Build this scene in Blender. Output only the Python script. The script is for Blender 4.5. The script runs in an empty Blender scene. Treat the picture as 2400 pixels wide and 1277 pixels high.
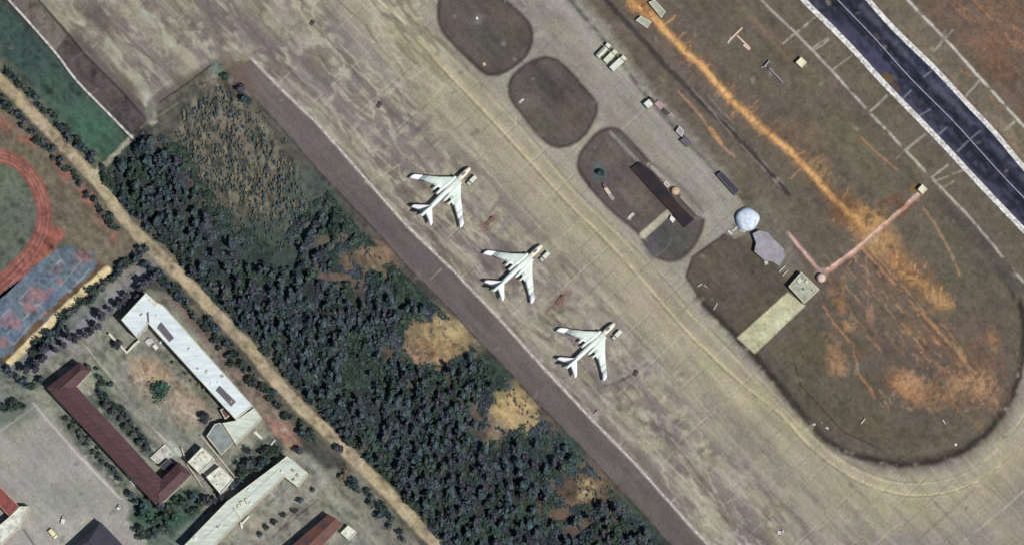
import bpy, bmesh, math, random
import numpy as np
from mathutils import Vector, Matrix
random.seed(7); RNG = np.random.default_rng(11)
SC = bpy.context.scene; COL = SC.collection; R = math.radians
# ------------------------------------------------------------------ camera, sky, sun, exposure
S = 0.2                      # metres per photograph pixel (2400 x 1277) on the ground
TILT, DIST = R(7.0), 3000.0  # the satellite looks slightly from the south
CAM = np.array([0.0, -DIST*math.sin(TILT), DIST*math.cos(TILT)])
UP = np.array([0.0, math.cos(TILT), math.sin(TILT)])
cd = bpy.data.cameras.new('camera'); cam = bpy.data.objects.new('camera', cd); COL.objects.link(cam)
cam.location = CAM; cam.rotation_euler = (TILT, 0, 0)
cd.sensor_fit = 'HORIZONTAL'; cd.angle = 2*math.atan(1200*S/DIST); cd.clip_start = 10; cd.clip_end = 12000
SC.camera = cam
SUN_EL = R(58); SH = (-0.82, 0.57)           # shadows fall this way on the ground
w = bpy.data.worlds.new('World'); SC.world = w; w.use_nodes = True
wn = w.node_tree.nodes; bg = wn['Background']; sky = wn.new('ShaderNodeTexSky'); sky.sky_type = 'NISHITA'
sky.sun_disc = False; sky.sun_elevation = SUN_EL; sky.sun_rotation = math.atan2(-SH[0], -SH[1])
w.node_tree.links.new(sky.outputs[0], bg.inputs[0]); bg.inputs[1].default_value = 0.055
sl = bpy.data.lights.new('sun', 'SUN'); sl.energy = 3.95; sl.angle = R(0.5); sl.color = (1.0, 0.965, 0.90)
so = bpy.data.objects.new('sun', sl); COL.objects.link(so)
so.rotation_euler = Vector((SH[0]*math.cos(SUN_EL), SH[1]*math.cos(SUN_EL), -math.sin(SUN_EL))).to_track_quat('-Z', 'Y').to_euler()
SC.view_settings.view_transform = 'Standard'; SC.view_settings.look = 'None'
SC.view_settings.exposure = 0.0; SC.view_settings.gamma = 1
SC.cycles.filter_width = 1.6

# ------------------------------------------------------------------ helpers
def P(px, py, z=0.0):
    """point at height z seen at photograph pixel (px, py)"""
    q = np.array([(px-1200)*S, 0, 0]) + UP*((638.5-py)*S)
    d = q - CAM; t = (z-CAM[2])/d[2]; r = CAM + d*t
    return (float(r[0]), float(r[1]), z)
def P2(pts): return [P(a, b)[:2] for a, b in pts]
def lin(h, k=0.9):
    v = [int(h[i:i+2], 16)/255 for i in (0, 2, 4)]
    return np.array([(c/12.92 if c < .04045 else ((c+.055)/1.055)**2.4)*k for c in v])
T = RNG.random((256, 256))
def vn(x, y, s, seed=0):
    x = x/s+seed*13.7+500; y = y/s+seed*7.3+500
    xi = np.floor(x).astype(int); yi = np.floor(y).astype(int); u = x-xi; v = y-yi
    u = u*u*(3-2*u); v = v*v*(3-2*v)
    a = T[xi & 255, yi & 255]; b = T[(xi+1) & 255, yi & 255]; c = T[xi & 255, (yi+1) & 255]; d = T[(xi+1) & 255, (yi+1) & 255]
    return (a*(1-u)+b*u)*(1-v)+(c*(1-u)+d*u)*v
def fbm(x, y, s, seed=0, o=4):
    r = 0; a = 1; t = 0
    for i in range(o):
        r = r + a*vn(x, y, s, seed+i*3); t += a; a *= .55; s = s*.5
    return r/t
def smooth(pts, n=6, closed=False):
    pts = [np.array(p, float) for p in pts]; m = len(pts); out = []
    for i in range(m if closed else m-1):
        p0, p1, p2, p3 = (pts[(i+k) % m] if closed else pts[min(max(i+k, 0), m-1)] for k in (-1, 0, 1, 2))
        for j in range(n):
            t = j/n; out.append(tuple(.5*((2*p1)+(p2-p0)*t+(2*p0-5*p1+4*p2-p3)*t*t+(3*p1-p0-3*p2+p3)*t**3)))
    if not closed: out.append(tuple(pts[-1]))
    return out
def pdist(x, y, pts, closed=False):
    d = np.full(x.shape, 1e9); n = len(pts)
    for i in range(n if closed else n-1):
        ax, ay = pts[i]; bx, by = pts[(i+1) % n]; dx, dy = bx-ax, by-ay
        L = dx*dx+dy*dy+1e-9; t = np.clip(((x-ax)*dx+(y-ay)*dy)/L, 0, 1)
        d = np.minimum(d, (x-ax-t*dx)**2+(y-ay-t*dy)**2)
    return np.sqrt(d)
def inside(x, y, pts):
    r = np.zeros(x.shape, bool); n = len(pts)
    for i in range(n):
        ax, ay = pts[i]; bx, by = pts[(i+1) % n]
        if ay == by: continue
        r ^= ((ay > y) != (by > y)) & (x < (bx-ax)*(y-ay)/(by-ay)+ax)
    return r

# ------------------------------------------------------------------ ground colours, laid out in world metres
CELL = 0.5
xs = np.arange(-252, 252.01, CELL); ys = np.arange(-136, 142.01, CELL)
GX, GY = np.meshgrid(xs, ys); M = np.zeros(GX.shape+(3,)); M[:] = lin('6a6255')
def sl_(pts, m):
    a = np.array(pts); x0, y0 = a.min(0)-m; x1, y1 = a.max(0)+m
    i0, i1 = np.searchsorted(xs, [x0, x1]); j0, j1 = np.searchsorted(ys, [y0, y1]); return slice(j0, j1), slice(i0, i1)
def put(sl, m, c):
    if isinstance(c, str): c = lin(c)
    M[sl] = M[sl]*(1-m[..., None])+c*m[..., None]
SEED = [1]
def warped(sl, warp, sc=3.0):
    x, y = GX[sl], GY[sl]; SEED[0] += 1
    if warp: x, y = x+warp*2*(fbm(x, y, sc, SEED[0])-.5), y+warp*2*(fbm(x, y, sc, SEED[0]+50)-.5)
    return x, y
def brkm(sl, m, brk, bs):
    if brk: m = m*np.clip((fbm(GX[sl], GY[sl], bs, SEED[0]+9)-.5)*6*1.0+1.5-brk*2.2, 0, 1)
    return m
def stroke(px, w, c, a=1., soft=2., warp=0., brk=0., bs=4., ws=3.):        # w, soft in photo px
    pts = P2(px); w *= S; soft *= S; sl = sl_(pts, w+soft+warp+1)
    if GX[sl].size == 0: return
    x, y = warped(sl, warp, ws); put(sl, brkm(sl, np.clip((w/2-pdist(x, y, pts))/soft+.5, 0, 1)*a, brk, bs), c)
def area(px, c, a=1., soft=3., warp=0., brk=0., bs=6., ws=3., world=False):
    pts = px if world else P2(px); soft *= S; sl = sl_(pts, soft+warp+1)
    if GX[sl].size == 0: return
    x, y = warped(sl, warp, ws); d = pdist(x, y, pts, True); d = np.where(inside(x, y, pts), d, -d)
    put(sl, brkm(sl, np.clip(d/soft+.5, 0, 1)*a, brk, bs), c)
def blob(cx, cy, rx, ry, ang, c, a=1., soft=.6, warp=2., brk=0., bs=4.):
    ctr = P(cx, cy); rx *= S; ry *= S; m = max(rx, ry)*1.5+warp
    sl = sl_([ctr[:2]], m); x, y = warped(sl, warp); x = x-ctr[0]; y = y-ctr[1]; q = R(-ang)
    u = (x*math.cos(q)+y*math.sin(q))/rx; v = (-x*math.sin(q)+y*math.cos(q))/ry
    put(sl, brkm(sl, np.clip((1-np.sqrt(u*u+v*v))/soft+.5, 0, 1)*a, brk, bs), c)
ALL = (slice(None), slice(None))
# frame along the runway (photo direction 47 deg down-right)
AX = (GX*.68-GY*.733); AY = (GX*.733+GY*.68)

# outlines (photo pixels)
KERB = [(590,138),(657,207),(743,290),(860,423),(953,529),(1067,639),(1167,743),(1267,854),(1383,978),(1487,1084),(1600,1211),(1667,1285),(1720,1345)]
SROAD_L = [(545,175),(600,235),(650,290),(770,426),(883,543),(953,623),(1063,733),(1110,785),(1185,862),(1263,948),(1350,1034),(1433,1124),(1560,1261),(1640,1345)]
SROAD = KERB+SROAD_L[::-1]
TLWALL = [(-30,-55),(20,0),(70,55),(135,130),(180,190),(250,262),(312,325)]
LOOP = smooth([(1606,645),(1640,700),(1728,790),(1800,870),(1890,980),(1960,1045),(2060,1080),(2150,1086),(2250,1058),(2330,995),(2380,905),(2400,810),(2398,740),(2380,690),(2330,610),(2250,520),(2170,430),(1990,240),(1800,40),(1700,-60)])
APRON = KERB+[(2560,1345),(2560,700),(2420,700)]+[(2398,800),(2380,905),(2330,995),(2250,1058),(2150,1086),(2060,1080),(1960,1045),(1890,980),(1800,870),(1728,790),(1640,700),(1608,650),(1622,600),(1700,545),(1745,490),(1735,465),(1700,430),(1610,335),(1510,225),(1425,110),(1330,0),(1270,-70),(40,-70),(88,0),(150,70),(220,150),(290,220),(342,290),(375,238),(500,152)]
ISL1 = smooth([(1040,-25),(1027,30),(1037,73),(1083,123),(1133,170),(1160,175),(1200,160),(1236,125),(1248,83),(1233,48),(1195,12),(1140,-30),(1090,-45)], closed=True)
ISL2 = smooth([(1194,207),(1200,183),(1230,155),(1270,136),(1300,140),(1330,163),(1363,200),(1394,238),(1397,265),(1375,310),(1350,333),(1320,344),(1290,339),(1258,310),(1220,263),(1199,233)], closed=True)
ISL3 = smooth([(1380,335),(1410,307),(1450,306),(1500,356),(1570,432),(1640,500),(1647,530),(1628,573),(1600,602),(1565,610),(1535,599),(1512,573),(1495,545),(1433,493),(1380,436),(1356,395),(1360,362)], closed=True)
DIRT = smooth([(-40,150),(0,190),(60,250),(130,322),(200,395),(250,455),(300,526),(367,593),(433,656),(477,703),(533,762),(587,818),(620,862),(697,946),(767,1011),(833,1078),(900,1144),(967,1216),(1017,1271),(1080,1340)], 4)
CAN_L = [(1825,-70),(1883,0),(1947,63),(2000,117),(2073,197),(2157,283),(2233,363),(2293,428),(2395,535),(2470,610)]
CAN_R = [(1975,-70),(2035,0),(2100,73),(2190,160),(2267,243),(2333,313),(2397,390),(2470,470)]
CAN_M = [(1900,-70),(1963,0),(2047,87),(2133,183),(2230,280),(2300,357),(2363,426),(2470,535)]
GREEN = [(-60,-30),(18,18),(135,140),(300,318),(238,385),(195,365),(100,262),(0,165),(-60,100)]
COURT = [(-60,900),(40,935),(85,938),(285,1165),(340,1210),(350,1300),(-60,1300)]
BLUE = [(150,572),(215,600),(240,625),(22,838),(-60,838),(-60,690),(0,690),(60,645),(110,600)]

# base zones
area([(1180,-100),(2560,-100),(2560,900),(1600,700)], '6a5f52', soft=20)
area(smooth([(1400,-60),(1330,0),(1425,110),(1610,335),(1745,470),(1900,560),(2170,430),(1800,20),(1700,-60)],3), '665b50', soft=6)
area(LOOP, '665c4f', soft=6)
area([(1790,-60),(1883,0),(2000,117),(2395,535),(2400,660),(2187,430),(1800,17),(1730,-60)], '675e50', soft=6)
area([(2035,-60),(2100,73),(2397,390),(2500,460),(2500,380),(2130,0),(2060,-60)], '716757', soft=6)
area([(2127,-20),(2220,97),(2397,293),(2560,420),(2560,-80),(2060,-80)], '6b5a4c', soft=10)
blob(2390,60,130,90,40,'7f604c',.7,.8,4,.4)
blob(2330,130,60,30,60,'7c5a46',.7,.6,4)
# forest floor and the land left of the apron
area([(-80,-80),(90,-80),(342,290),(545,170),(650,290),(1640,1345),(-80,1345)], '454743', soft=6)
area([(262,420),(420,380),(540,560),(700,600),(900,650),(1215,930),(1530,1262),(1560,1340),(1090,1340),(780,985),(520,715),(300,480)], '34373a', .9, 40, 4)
area([(375,250),(500,160),(560,200),(650,290),(770,430),(880,545),(700,620),(560,540),(430,380),(350,330)], '56554c', soft=20, warp=3)
area([(480,150),(560,190),(620,270),(560,300),(470,230)], '68624f', .8, 20, 3)
blob(560,400,110,130,50,'656050',.8,.8,4,.2)
SCRUBP = P2([(430,262),(520,205),(600,290),(690,400),(738,480),(700,540),(640,520),(560,470),(470,420),(425,340)])
scm = np.clip(3*(1.15-1.0*np.where(inside(GX, GY, SCRUBP), 0, pdist(GX, GY, SCRUBP, True)/9+.7)), 0, 1)
vr = fbm(GX+2*fbm(GX, GY, 5, 41), GY*.32, 1.3, 44, 3); put(ALL, np.clip((vr-.50)*7, 0, .75)*scm, '7b7565'); put(ALL, np.clip((.47-vr)*8, 0, .8)*scm, '363b38')
blob(640,590,110,70,20,'3a4c47',.85,.8,3)
blob(720,470,60,90,40,'44534e',.8,.8,3)
blob(860,610,95,55,25,'6d5f50',.9,.8,3); blob(880,590,40,24,10,'8a6e56',.8,.8,1.5); blob(800,650,70,30,15,'6a5a4e',.8,.8,3)
blob(1015,800,112,80,-25,'6d6250',.95,.9,4); blob(1035,790,70,46,10,'ab9266',.9,.9,4,.15,2); blob(1010,825,56,32,0,'b08a66',.7,.7,2.5,.4,1.5); blob(1058,768,40,24,20,'bba875',.8,.8,2,.3); blob(1000,812,40,20,0,'6f5840',.6,.7,2,.5,1)
blob(1190,975,110,65,15,'6d6051',.9,.8,4); blob(1205,955,54,46,30,'b8a068',.95,.8,3,.05); blob(1235,990,40,28,40,'a58f64',.8,.7,2)
stroke([(1170,1000),(1150,1030),(1130,1050)],26,'8f8066',.8,10,1)
blob(1370,1150,100,80,30,'6d5c4c',.9,.8,4); blob(1375,1150,22,22,0,'b09a6a',.9,.8,2,.4,1); blob(1310,1200,70,40,30,'6c5648',.8,.8,3)
blob(1160,880,50,30,45,'2f4a3c',.8,.8,2); blob(1330,1060,50,40,60,'2f4a44',.8,.8,3); blob(930,700,60,24,45,'375046',.6,.8,2)
blob(1500,1210,70,36,45,'364a3e',.8,.8,3)
area(GREEN, '3f534c', 1, 5, .5); blob(215,320,75,55,45,'3c624d',.9,.9,3); blob(130,230,60,40,45,'3f5c4f',.6,.9,3); blob(60,110,80,40,45,'38504e',.6,.9,3)
# running track and the ground round it
area([(-60,215),(0,235),(200,430),(330,580),(250,630),(60,600),(-60,600)], '6f6656', 1, 10, 1)
area([(-60,260),(0,270),(110,330),(190,430),(150,430),(110,360),(0,310),(-60,300)], '91604f', .8, 16, 2, .15)
stroke([(190,440),(230,500),(265,560)],26,'96655a',.8,14,2,.2)
TR = smooth([(-60,340),(0,348),(45,366),(85,402),(110,445),(122,500),(115,555),(85,615),(40,665),(0,700),(-60,735)])
TI = smooth([(-60,376),(0,384),(35,398),(62,428),(80,470),(86,510),(76,550),(50,590),(20,622),(0,638),(-60,668)])
area([(95,520),(150,540),(150,560),(100,610),(60,640)], 'a0594a', .9, 14, 1.5)
area(TR+[(-60,735),(-60,340)], '8c544a', 1, 5, .6)
area(TI+[(-60,668),(-60,376)], '5b6356', 1, 4)
for k_ in (.25, .5, .75): stroke([(a[0]*(1-k_)+b[0]*k_, a[1]*(1-k_)+b[1]*k_) for a, b in zip(TR[::2], [min(TI, key=lambda t: (t[0]-p[0])**2+(t[1]-p[1])**2) for p in TR[::2]])], 2, 'c08a7c', .45, 2)
blob(10,450,40,40,0,'66735f',.6,.9,3)
area(BLUE, '61707f', 1, 6, 1.2)
for i in range(46):
    u, v = random.random(), random.random(); cx, cy = 225-235*u-60*(1-v), 640+200*u-70*(v)
    area([(cx,cy),(cx+14+8*v,cy),(cx+14,cy+12),(cx,cy+14)], random.choice(['7c6e80','8a6a70','566a80','6f8494','936f78','5a7a80','4f5f78']), .75, 4, .8)
for (cx, cy, L_, W_, c_) in ((185,625,34,26,'5f6f82'),(150,665,34,26,'64788a'),(112,700,34,26,'5a6a80'),(72,735,34,26,'667a88'),(34,770,34,26,'5c6c84'),(130,625,22,20,'7b6a80'),(60,690,26,22,'7c6a7c'),(10,740,26,24,'8a6c76')):
    q_ = [(cx-L_*.7, cy+L_*.6-W_*.0), (cx-L_*.7+W_*.9, cy+L_*.6+W_*.9-8), (cx+L_*.6+W_*.5, cy-L_*.3+W_*.2), (cx+L_*.5, cy-L_*.7)]; area(q_, c_, .7, 4, .3); stroke(q_+[q_[0]], 3, 'a9acb4', .45, 2, .2, .2)
for cx, cy, r_ in [(195,600,20),(90,690,22),(35,760,16),(70,720,18),(5,800,16)]: blob(cx,cy,r_,r_*.7,20,'99706f',.75,.6,1)
stroke([(236,622),(200,665),(160,690),(110,740),(60,790),(14,838)],15,'6a4c26',.9,5,1.2,.1)
stroke([(252,633),(130,745),(22,852)],20,'d6c391',1,4,.5)
area([(330,600),(372,640),(230,760),(110,845),(30,925),(-60,940),(-60,860),(20,860),(160,740)], '6f7472', 1, 12, 1)
stroke([(362,612),(300,670),(215,740),(120,830),(60,880)],22,'85828a',.8,10,1)
# compound ground
area([(342,680),(400,690),(600,920),(700,1040),(860,1200),(960,1345),(-60,1345),(-60,930),(110,840),(230,760)], '7d7e73', 1, 14, 1)
area([(300,850),(350,830),(480,930),(530,990),(470,1000),(440,1010),(330,940)], '8d8270', .8, 20, 3, .1); blob(350,872,46,30,20,'a99273',.85,.8,2); blob(440,945,50,26,40,'a08c76',.7,.8,2)
area([(385,690),(440,700),(640,930),(700,1010),(660,1060),(600,960)], '796a60', .9, 12, 1)
area([(625,980),(670,985),(710,1045),(690,1060),(650,1030)], '98705f', .8, 10, 1)
area(COURT, '8e8c86', 1, 8, .6); area([(-60,1010),(60,990),(110,960),(60,930),(-60,960)], '7b8074', .7, 20, 2)
blob(60,1010,60,30,-40,'999686',.5,.9,3); blob(150,1160,60,40,0,'7f827a',.6,.9,3); blob(20,960,60,40,0,'4c5f54',.6,.9,2)
stroke([(78,945),(180,1062),(282,1168)],5,'b5aca4',.95,2,.15); stroke([(0,1105),(60,1170),(110,1230)],3,'9ba098',.7,2,.2)
stroke([(0,1010),(90,945)],4,'9f9f90',.6,3,.3); stroke([(15,950),(85,930)],5,'85837a',.6,3,.3)
stroke([(55,1240),(80,1277)],3,'3a3436',.9,2); stroke([(80,1190),(120,1232)],3,'a8a4a0',.7,2)
stroke([(190,800),(275,905),(330,975),(440,1082)],4,'b4ac9c',.9,2,.2); stroke([(210,830),(300,935),(370,1020)],4,'605a56',.6,3,.2); stroke([(330,880),(420,1000)],3,'5b5048',.6,2,.2)
area([(345,1060),(400,1030),(430,1060),(380,1090)], '9aa496', .8, 6, .4); area([(350,1290),(300,1180),(480,1180),(440,1290)], '5a6a60', .9, 14, 2)
area([(320,1160),(470,1140),(480,1190),(400,1260),(300,1220)], '3a5246', .9, 12, 2)
area([(720,1110),(830,1090),(920,1200),(1000,1290),(880,1290),(800,1170),(640,1290),(560,1290)], '7c7a6e', .9, 14, 1)
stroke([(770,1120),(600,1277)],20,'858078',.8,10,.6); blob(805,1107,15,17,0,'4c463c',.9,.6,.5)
blob(600,1240,30,22,30,'98907f',.7,.8,1); blob(760,1150,40,16,45,'8f9082',.7,.8,2)
for pts, w_, c_, al in (([(225,930),(290,990),(365,1065)],36,'414d46',.85),([(160,985),(200,1035),(250,1095),(290,1130)],34,'46524a',.8),([(395,830),(450,895),(505,955)],22,'5a5a4c',.7),([(200,860),(280,950),(330,1010)],14,'55604f',.6),([(560,1090),(640,1045)],50,'3e4a46',.8),([(230,870),(250,900)],30,'566a5a',.7),([(0,880),(60,900),(110,880)],30,'505c54',.6),([(450,1180),(480,1190)],26,'3a4244',.8)): stroke(pts,w_,c_,al,12,1.5,.08,2)
stroke([(395,960),(425,990),(430,1010)],3,'5c5048',.7,2); stroke([(300,900),(345,880)],5,'c0b296',.6,4,.6); stroke([(430,960),(500,1000)],4,'c4b8a0',.5,3,.4); stroke([(640,960),(690,1030)],5,'b9a99a',.4,4,.6); stroke([(600,1200),(690,1130)],3,'5e5a50',.5,2,.3); stroke([(700,1190),(640,1260)],4,'4a4038',.6,3,.4); stroke([(745,1170),(665,1235)],4,'423c3a',.6,3,.3)
for i in range(70):
    cx, cy = random.uniform(180,760), random.uniform(830,1277); blob(cx,cy,random.uniform(3,12),random.uniform(2,7),random.choice((47,-43)),random.choice(['a5a698','5a6054','b7b0a0','4e4a44','8f7f6c','66756a']),.5,.7,.8)
# dirt road with worn edges
stroke([(p[0]+6, p[1]-4) for p in DIRT],62,'746c59',.7,26,3,.1); stroke(DIRT,27,'a7987a',1,5,.7); stroke(DIRT,11,'b0a283',.6,8,.8,.2)
stroke([(345,598),(300,640),(262,680)],26,'8d877c',.6,14,1)
stroke([(308,322),(240,392),(215,410)],12,'a39c8a',.9,5,.8); 
# apron
area(APRON, '8f8a7e', 1, 4)
slab = np.floor(AX/13.0)*7.1+np.floor(AY/9.0)*3.7; sv = (np.sin(slab*12.9898)*43758.5453) % 1
ap = inside(GX, GY, P2(APRON)); n1 = fbm(AX*.6, AY, 9, 3); n2 = fbm(GX, GY, 22, 5); n3 = fbm(AX*.5, AY, 3.2, 8)
park = np.clip((pdist(GX, GY, P2(KERB))-17)/22, 0, 1); put(ALL, (1-park)*.8*ap, '7a726a')
pv = np.clip((n1-.5)*3.2+(sv-.5)*1.5+.42+(n2-.5)*1.6+(fbm(AX*.1, AY, 3.5, 171, 3)-.5)*3, 0, 1)*.75*ap
far = np.clip((60-AY)/35, .25, 1)*np.clip(1.2-np.abs(AX)*0, 0, 1)
for colr, mk in (('736b61', pv*far*.75), ('b0ac94', np.clip((fbm(AX*.3, AY, 4.2, 8)-.53)*6*(n2*1.4), 0, .5)*ap*far), ('9f9a7c', np.clip((fbm(AX*.25, AY, 7, 21)-.60)*6, 0, .4)*ap)): put(ALL, mk, colr)
LINE = [(830,-70),(887,0),(977,77),(1033,153),(1133,257),(1197,327),(1287,426),(1350,493),(1400,539),(1460,603),(1527,679),(1600,763),(1673,836),(1750,905),(1833,971),(1900,1044),(2000,1118),(2100,1154),(2183,1158),(2267,1138),(2333,1098),(2397,1044),(2460,980)]
LINE2 = [(880,-60),(937,0),(990,67),(1067,145),(1160,240),(1230,315),(1347,453),(1433,536),(1533,639),(1617,733),(1720,836),(1800,925),(1900,1020),(1980,1085),(2080,1128),(2180,1132),(2270,1105),(2345,1045),(2395,980),(2430,900)]
LINE = smooth(LINE, 3); LINE2 = smooth(LINE2, 3); stroke([(p[0]-14, p[1]+14) for p in LINE],120,'a39b7e',.85,60,3); stroke([(p[0]+50, p[1]-30) for p in LINE[:37]],60,'989682',.7,40,2)
stroke([(1270,-70),(1380,70),(1490,220),(1600,350),(1690,450),(1700,500),(1650,580),(1620,620)],70,'98968a',.85,30,2)
area([(1250,95),(1200,170),(1190,210),(1150,200),(1210,140)], 'a09e8c', .7, 16, 1); area([(1400,270),(1350,360),(1330,360),(1385,300)], 'a09e8c', .7, 12, 1)
stroke([(1190,165),(1240,90),(1262,82)],14,'a9a695',.7,8,1); stroke([(1350,345),(1410,290)],14,'a6a292',.7,8,1); stroke([(1655,500),(1640,570),(1610,620)],22,'a3a08c',.8,12,1)
stroke([(1960,1105),(2060,1135),(2180,1140),(2300,1090),(2400,990)],40,'a19e85',.8,24,2)
stroke([(2000,1090),(2150,1105),(2260,1080),(2350,1000),(2400,900)],24,'857e70',.6,12,1)
stroke(LINE,20,'aca483',.7,12,.4); stroke(LINE2,9,'aaa27f',.5,6,.3); stroke(LINE,3.6,'c9bd94',.95,2,.15,.03); stroke([(p[0]-5, p[1]+4) for p in LINE],2.6,'6a654e',.75,2,.15,.12); stroke(LINE2,3,'c2b68c',.85,2,.2,.08); stroke([(p[0]+6, p[1]-5) for p in LINE2],2.4,'6f6a55',.7,2,.2,.2)
stroke([(600,860),(600,861)],1,'888888',0)
for a_, c_, al in (([(873,107),(960,200),(1033,287),(1150,410),(1290,560),(1420,700),(1560,850),(1700,1010),(1860,1180),(1950,1277)],'b0a98c',.6), ([(697,150),(760,230),(853,333),(947,423)],'b8b39a',.75), ([(1493,1011),(1590,1108),(1650,1171)],'cfc6a6',.9), ([(1210,670),(1250,715),(1290,750)],'a9a597',.7),
    ([(790,95),(870,190),(930,260),(1010,360),(1100,450)],'6f6865',.5), ([(1000,160),(887,233)],'b5af95',.7), ([(870,423),(940,385)],'b5ac95',.7), ([(1390,960),(1500,880)],'6a625c',.4), ([(1185,745),(1225,722)],'b8b2a4',.7), ([(1370,955),(1400,980)],'9a9286',.5),
    ([(1400,690),(1520,820),(1700,1020),(1800,1140)],'77715f',.4), ([(1330,560),(1420,650)],'78725f',.4), ([(800,0),(900,110),(1100,320)],'a8a38c',.5), ([(1640,1200),(1820,1070),(1900,1120)],'7c7668',.35),
    ([(2195,1168),(2090,1240),(2050,1277)],'b0a98e',.7), ([(2400,1150),(2250,1277)],'aca590',.7), ([(2280,1150),(2140,1277)],'6d675c',.5), ([(2380,1120),(2180,1290)],'9b957f',.4), ([(1840,1070),(2000,1240),(2040,1280)],'b0ab92',.5), ([(1950,1130),(2110,1290)],'a6a089',.5), ([(1700,1060),(1830,1200),(1900,1280)],'a39d88',.5), ([(2060,1160),(2200,1290)],'78716a',.35),
    ([(1505,915),(1545,955),(1570,985)],'5c4e48',.6), ([(360,30),(450,110),(500,165)],'a9a392',.6), ([(290,20),(400,150),(430,185)],'6e6762',.6), ([(380,0),(450,70)],'b4ae9a',.5), ([(240,0),(330,90),(420,200)],'7a726c',.4), ([(120,0),(190,70),(260,150),(330,240)],'6d6561',.3)):
    stroke(a_, 3.5, c_, al, 2.5, .3, .1)
gl = np.minimum(np.abs((AX/9.0) % 1-.5), np.abs((AY/7.5) % 1-.5)); put(ALL, np.clip((.034-gl)/.02, 0, 1)*np.clip((fbm(GX, GY, 12, 71)-.44)*5, 0, .45)*ap, '6f6a60')
gl = np.minimum(np.abs((AX/18.0+.3) % 1-.5), np.abs((AY/15+.1) % 1-.5)); put(ALL, np.clip((.018-gl)/.012, 0, 1)*np.clip((fbm(GX, GY, 16, 75)-.48)*6, 0, .6)*ap, 'b9b39c')
rg = 1-np.abs(2*fbm(AX*.30, AY, 6, 81, 4)-1)*3; tl = np.clip((-AX-60)/60, 0, 1); tb = np.clip((pdist(GX, GY, P2(KERB))-45)/-25, 0, 1)
put(ALL, np.clip((rg-.68)*3, 0, .5)*ap*np.clip(tl+tb*.9, .12, 1), 'bab7a2'); rg = 1-np.abs(2*fbm(AX*.22, AY, 7, 85, 4)-1)*3; put(ALL, np.clip((rg-.64)*3, 0, .55)*ap*np.clip(tl+tb, .12, 1), '5c544c')
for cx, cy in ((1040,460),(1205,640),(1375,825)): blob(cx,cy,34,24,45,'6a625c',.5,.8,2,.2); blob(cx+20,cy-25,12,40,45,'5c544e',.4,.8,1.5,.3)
for _ in range(70):      # faint slab joints over the whole apron
    t = random.uniform(-1, 1); bx, by = 1250+random.uniform(-650,900), 600+random.uniform(-500,600)
    if random.random() < .5: pp = [(bx,by),(bx+random.uniform(60,200)*.68, by+random.uniform(60,200)*.733)]; k = random.uniform(80,240); pp = [(bx,by),(bx+k*.68,by+k*.733)]
    else: k = random.uniform(30,120); pp = [(bx,by),(bx+k*.733,by-k*.68)]
    q = P2(pp); 
    if all(inside(np.array([a]), np.array([b]), P2(APRON))[0] for a, b in q): stroke(pp, 2.4, random.choice(['a9a48e','77706a','b4ad96','6f6a62']), .4, 2, .3, .2)
blob(660,60,70,40,40,'b0ae98',.5,.9,3,.2); blob(430,110,90,30,46,'aaa790',.6,.9,4,.2); blob(360,60,70,14,46,'a8ab95',.7,.9,2)
for pts, w_, c_, al in (([(150,0),(240,90),(320,180),(350,240)],24,'aaab95',.7),([(215,-20),(300,60),(400,170)],16,'6f6664',.6),([(255,-10),(340,80),(440,180)],26,'a6a48d',.6),([(320,-20),(400,60),(470,130)],22,'756b68',.6),([(400,-20),(520,90),(600,150)],30,'9f9d88',.5),([(440,-10),(560,110)],14,'5f5654',.6),([(560,20),(700,160),(850,300)],30,'7d7472',.5),([(640,170),(800,330),(930,470)],20,'a5a28c',.5),([(690,130),(860,310),(980,420)],26,'786e6e',.5),([(1180,720),(1330,880),(1480,1040)],24,'a29d8a',.5),([(1420,930),(1560,1080),(1700,1240)],30,'a8a48e',.55),([(1480,900),(1640,1080),(1800,1260)],26,'776d6b',.5),([(1540,1160),(1640,1277)],20,'6f6664',.5),([(1700,1000),(1960,1270)],40,'989280',.5)): stroke(pts,w_,c_,al,12,1.2,.12,7)
blob(230,40,60,26,46,'5f5654',.8,.8,2); blob(480,60,50,20,46,'6c6361',.5,.8,3); stroke([(420,60),(470,110),(510,170),(470,200)],16,'a9a691',.6,8,3,.35,1.6); blob(590,75,60,30,45,'726a66',.6,.9,3)
blob(350,255,13,34,-8,'b7bba4',1,.6,.8); blob(352,285,14,8,0,'c5bda6',.9,.6,.6)
for i in range(60):
    k = random.random(); cx = 250+400*k+random.uniform(-60,60); cy = 30+130*k+random.uniform(-40,40)
    if cy < 170: blob(cx,cy,random.uniform(5,16),random.uniform(3,7),45+random.uniform(-20,20),random.choice(['b9b7a2','6b625e','a4a48e','8a7468','b5a993']),.6,.8,1.2)
for i in range(260):
    k = random.random()**.7; cx = 640+950*k; cy = 130+1000*k; o = random.uniform(15,150); cx += o*.73; cy -= o*.68
    if cy < 1240: blob(cx,cy,random.uniform(6,26),random.uniform(3,9),45 if random.random() < .6 else -45,random.choice(['a8a48f','766d6c','b0ac93','6f6563','9c9a80','8a7a74']),.6,.9,1.5,.2)
for a_ in ([(1130,535),(1160,510)],[(1290,735),(1325,690)]): stroke(a_,24,'80645a',.75,14,1.2,.15,2)
stroke([(1480,880),(1440,898),(1410,905)],7,'4c403a',.8,4,.5,.2); stroke([(1500,870),(1510,900),(1560,950)],6,'b0a58e',.6,4,.6,.2); blob(1420,880,22,30,0,'8b8580',.5,.8,1)
stroke([(1110,470),(1120,520)],10,'a8a49a',.4,6,.5)
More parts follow.
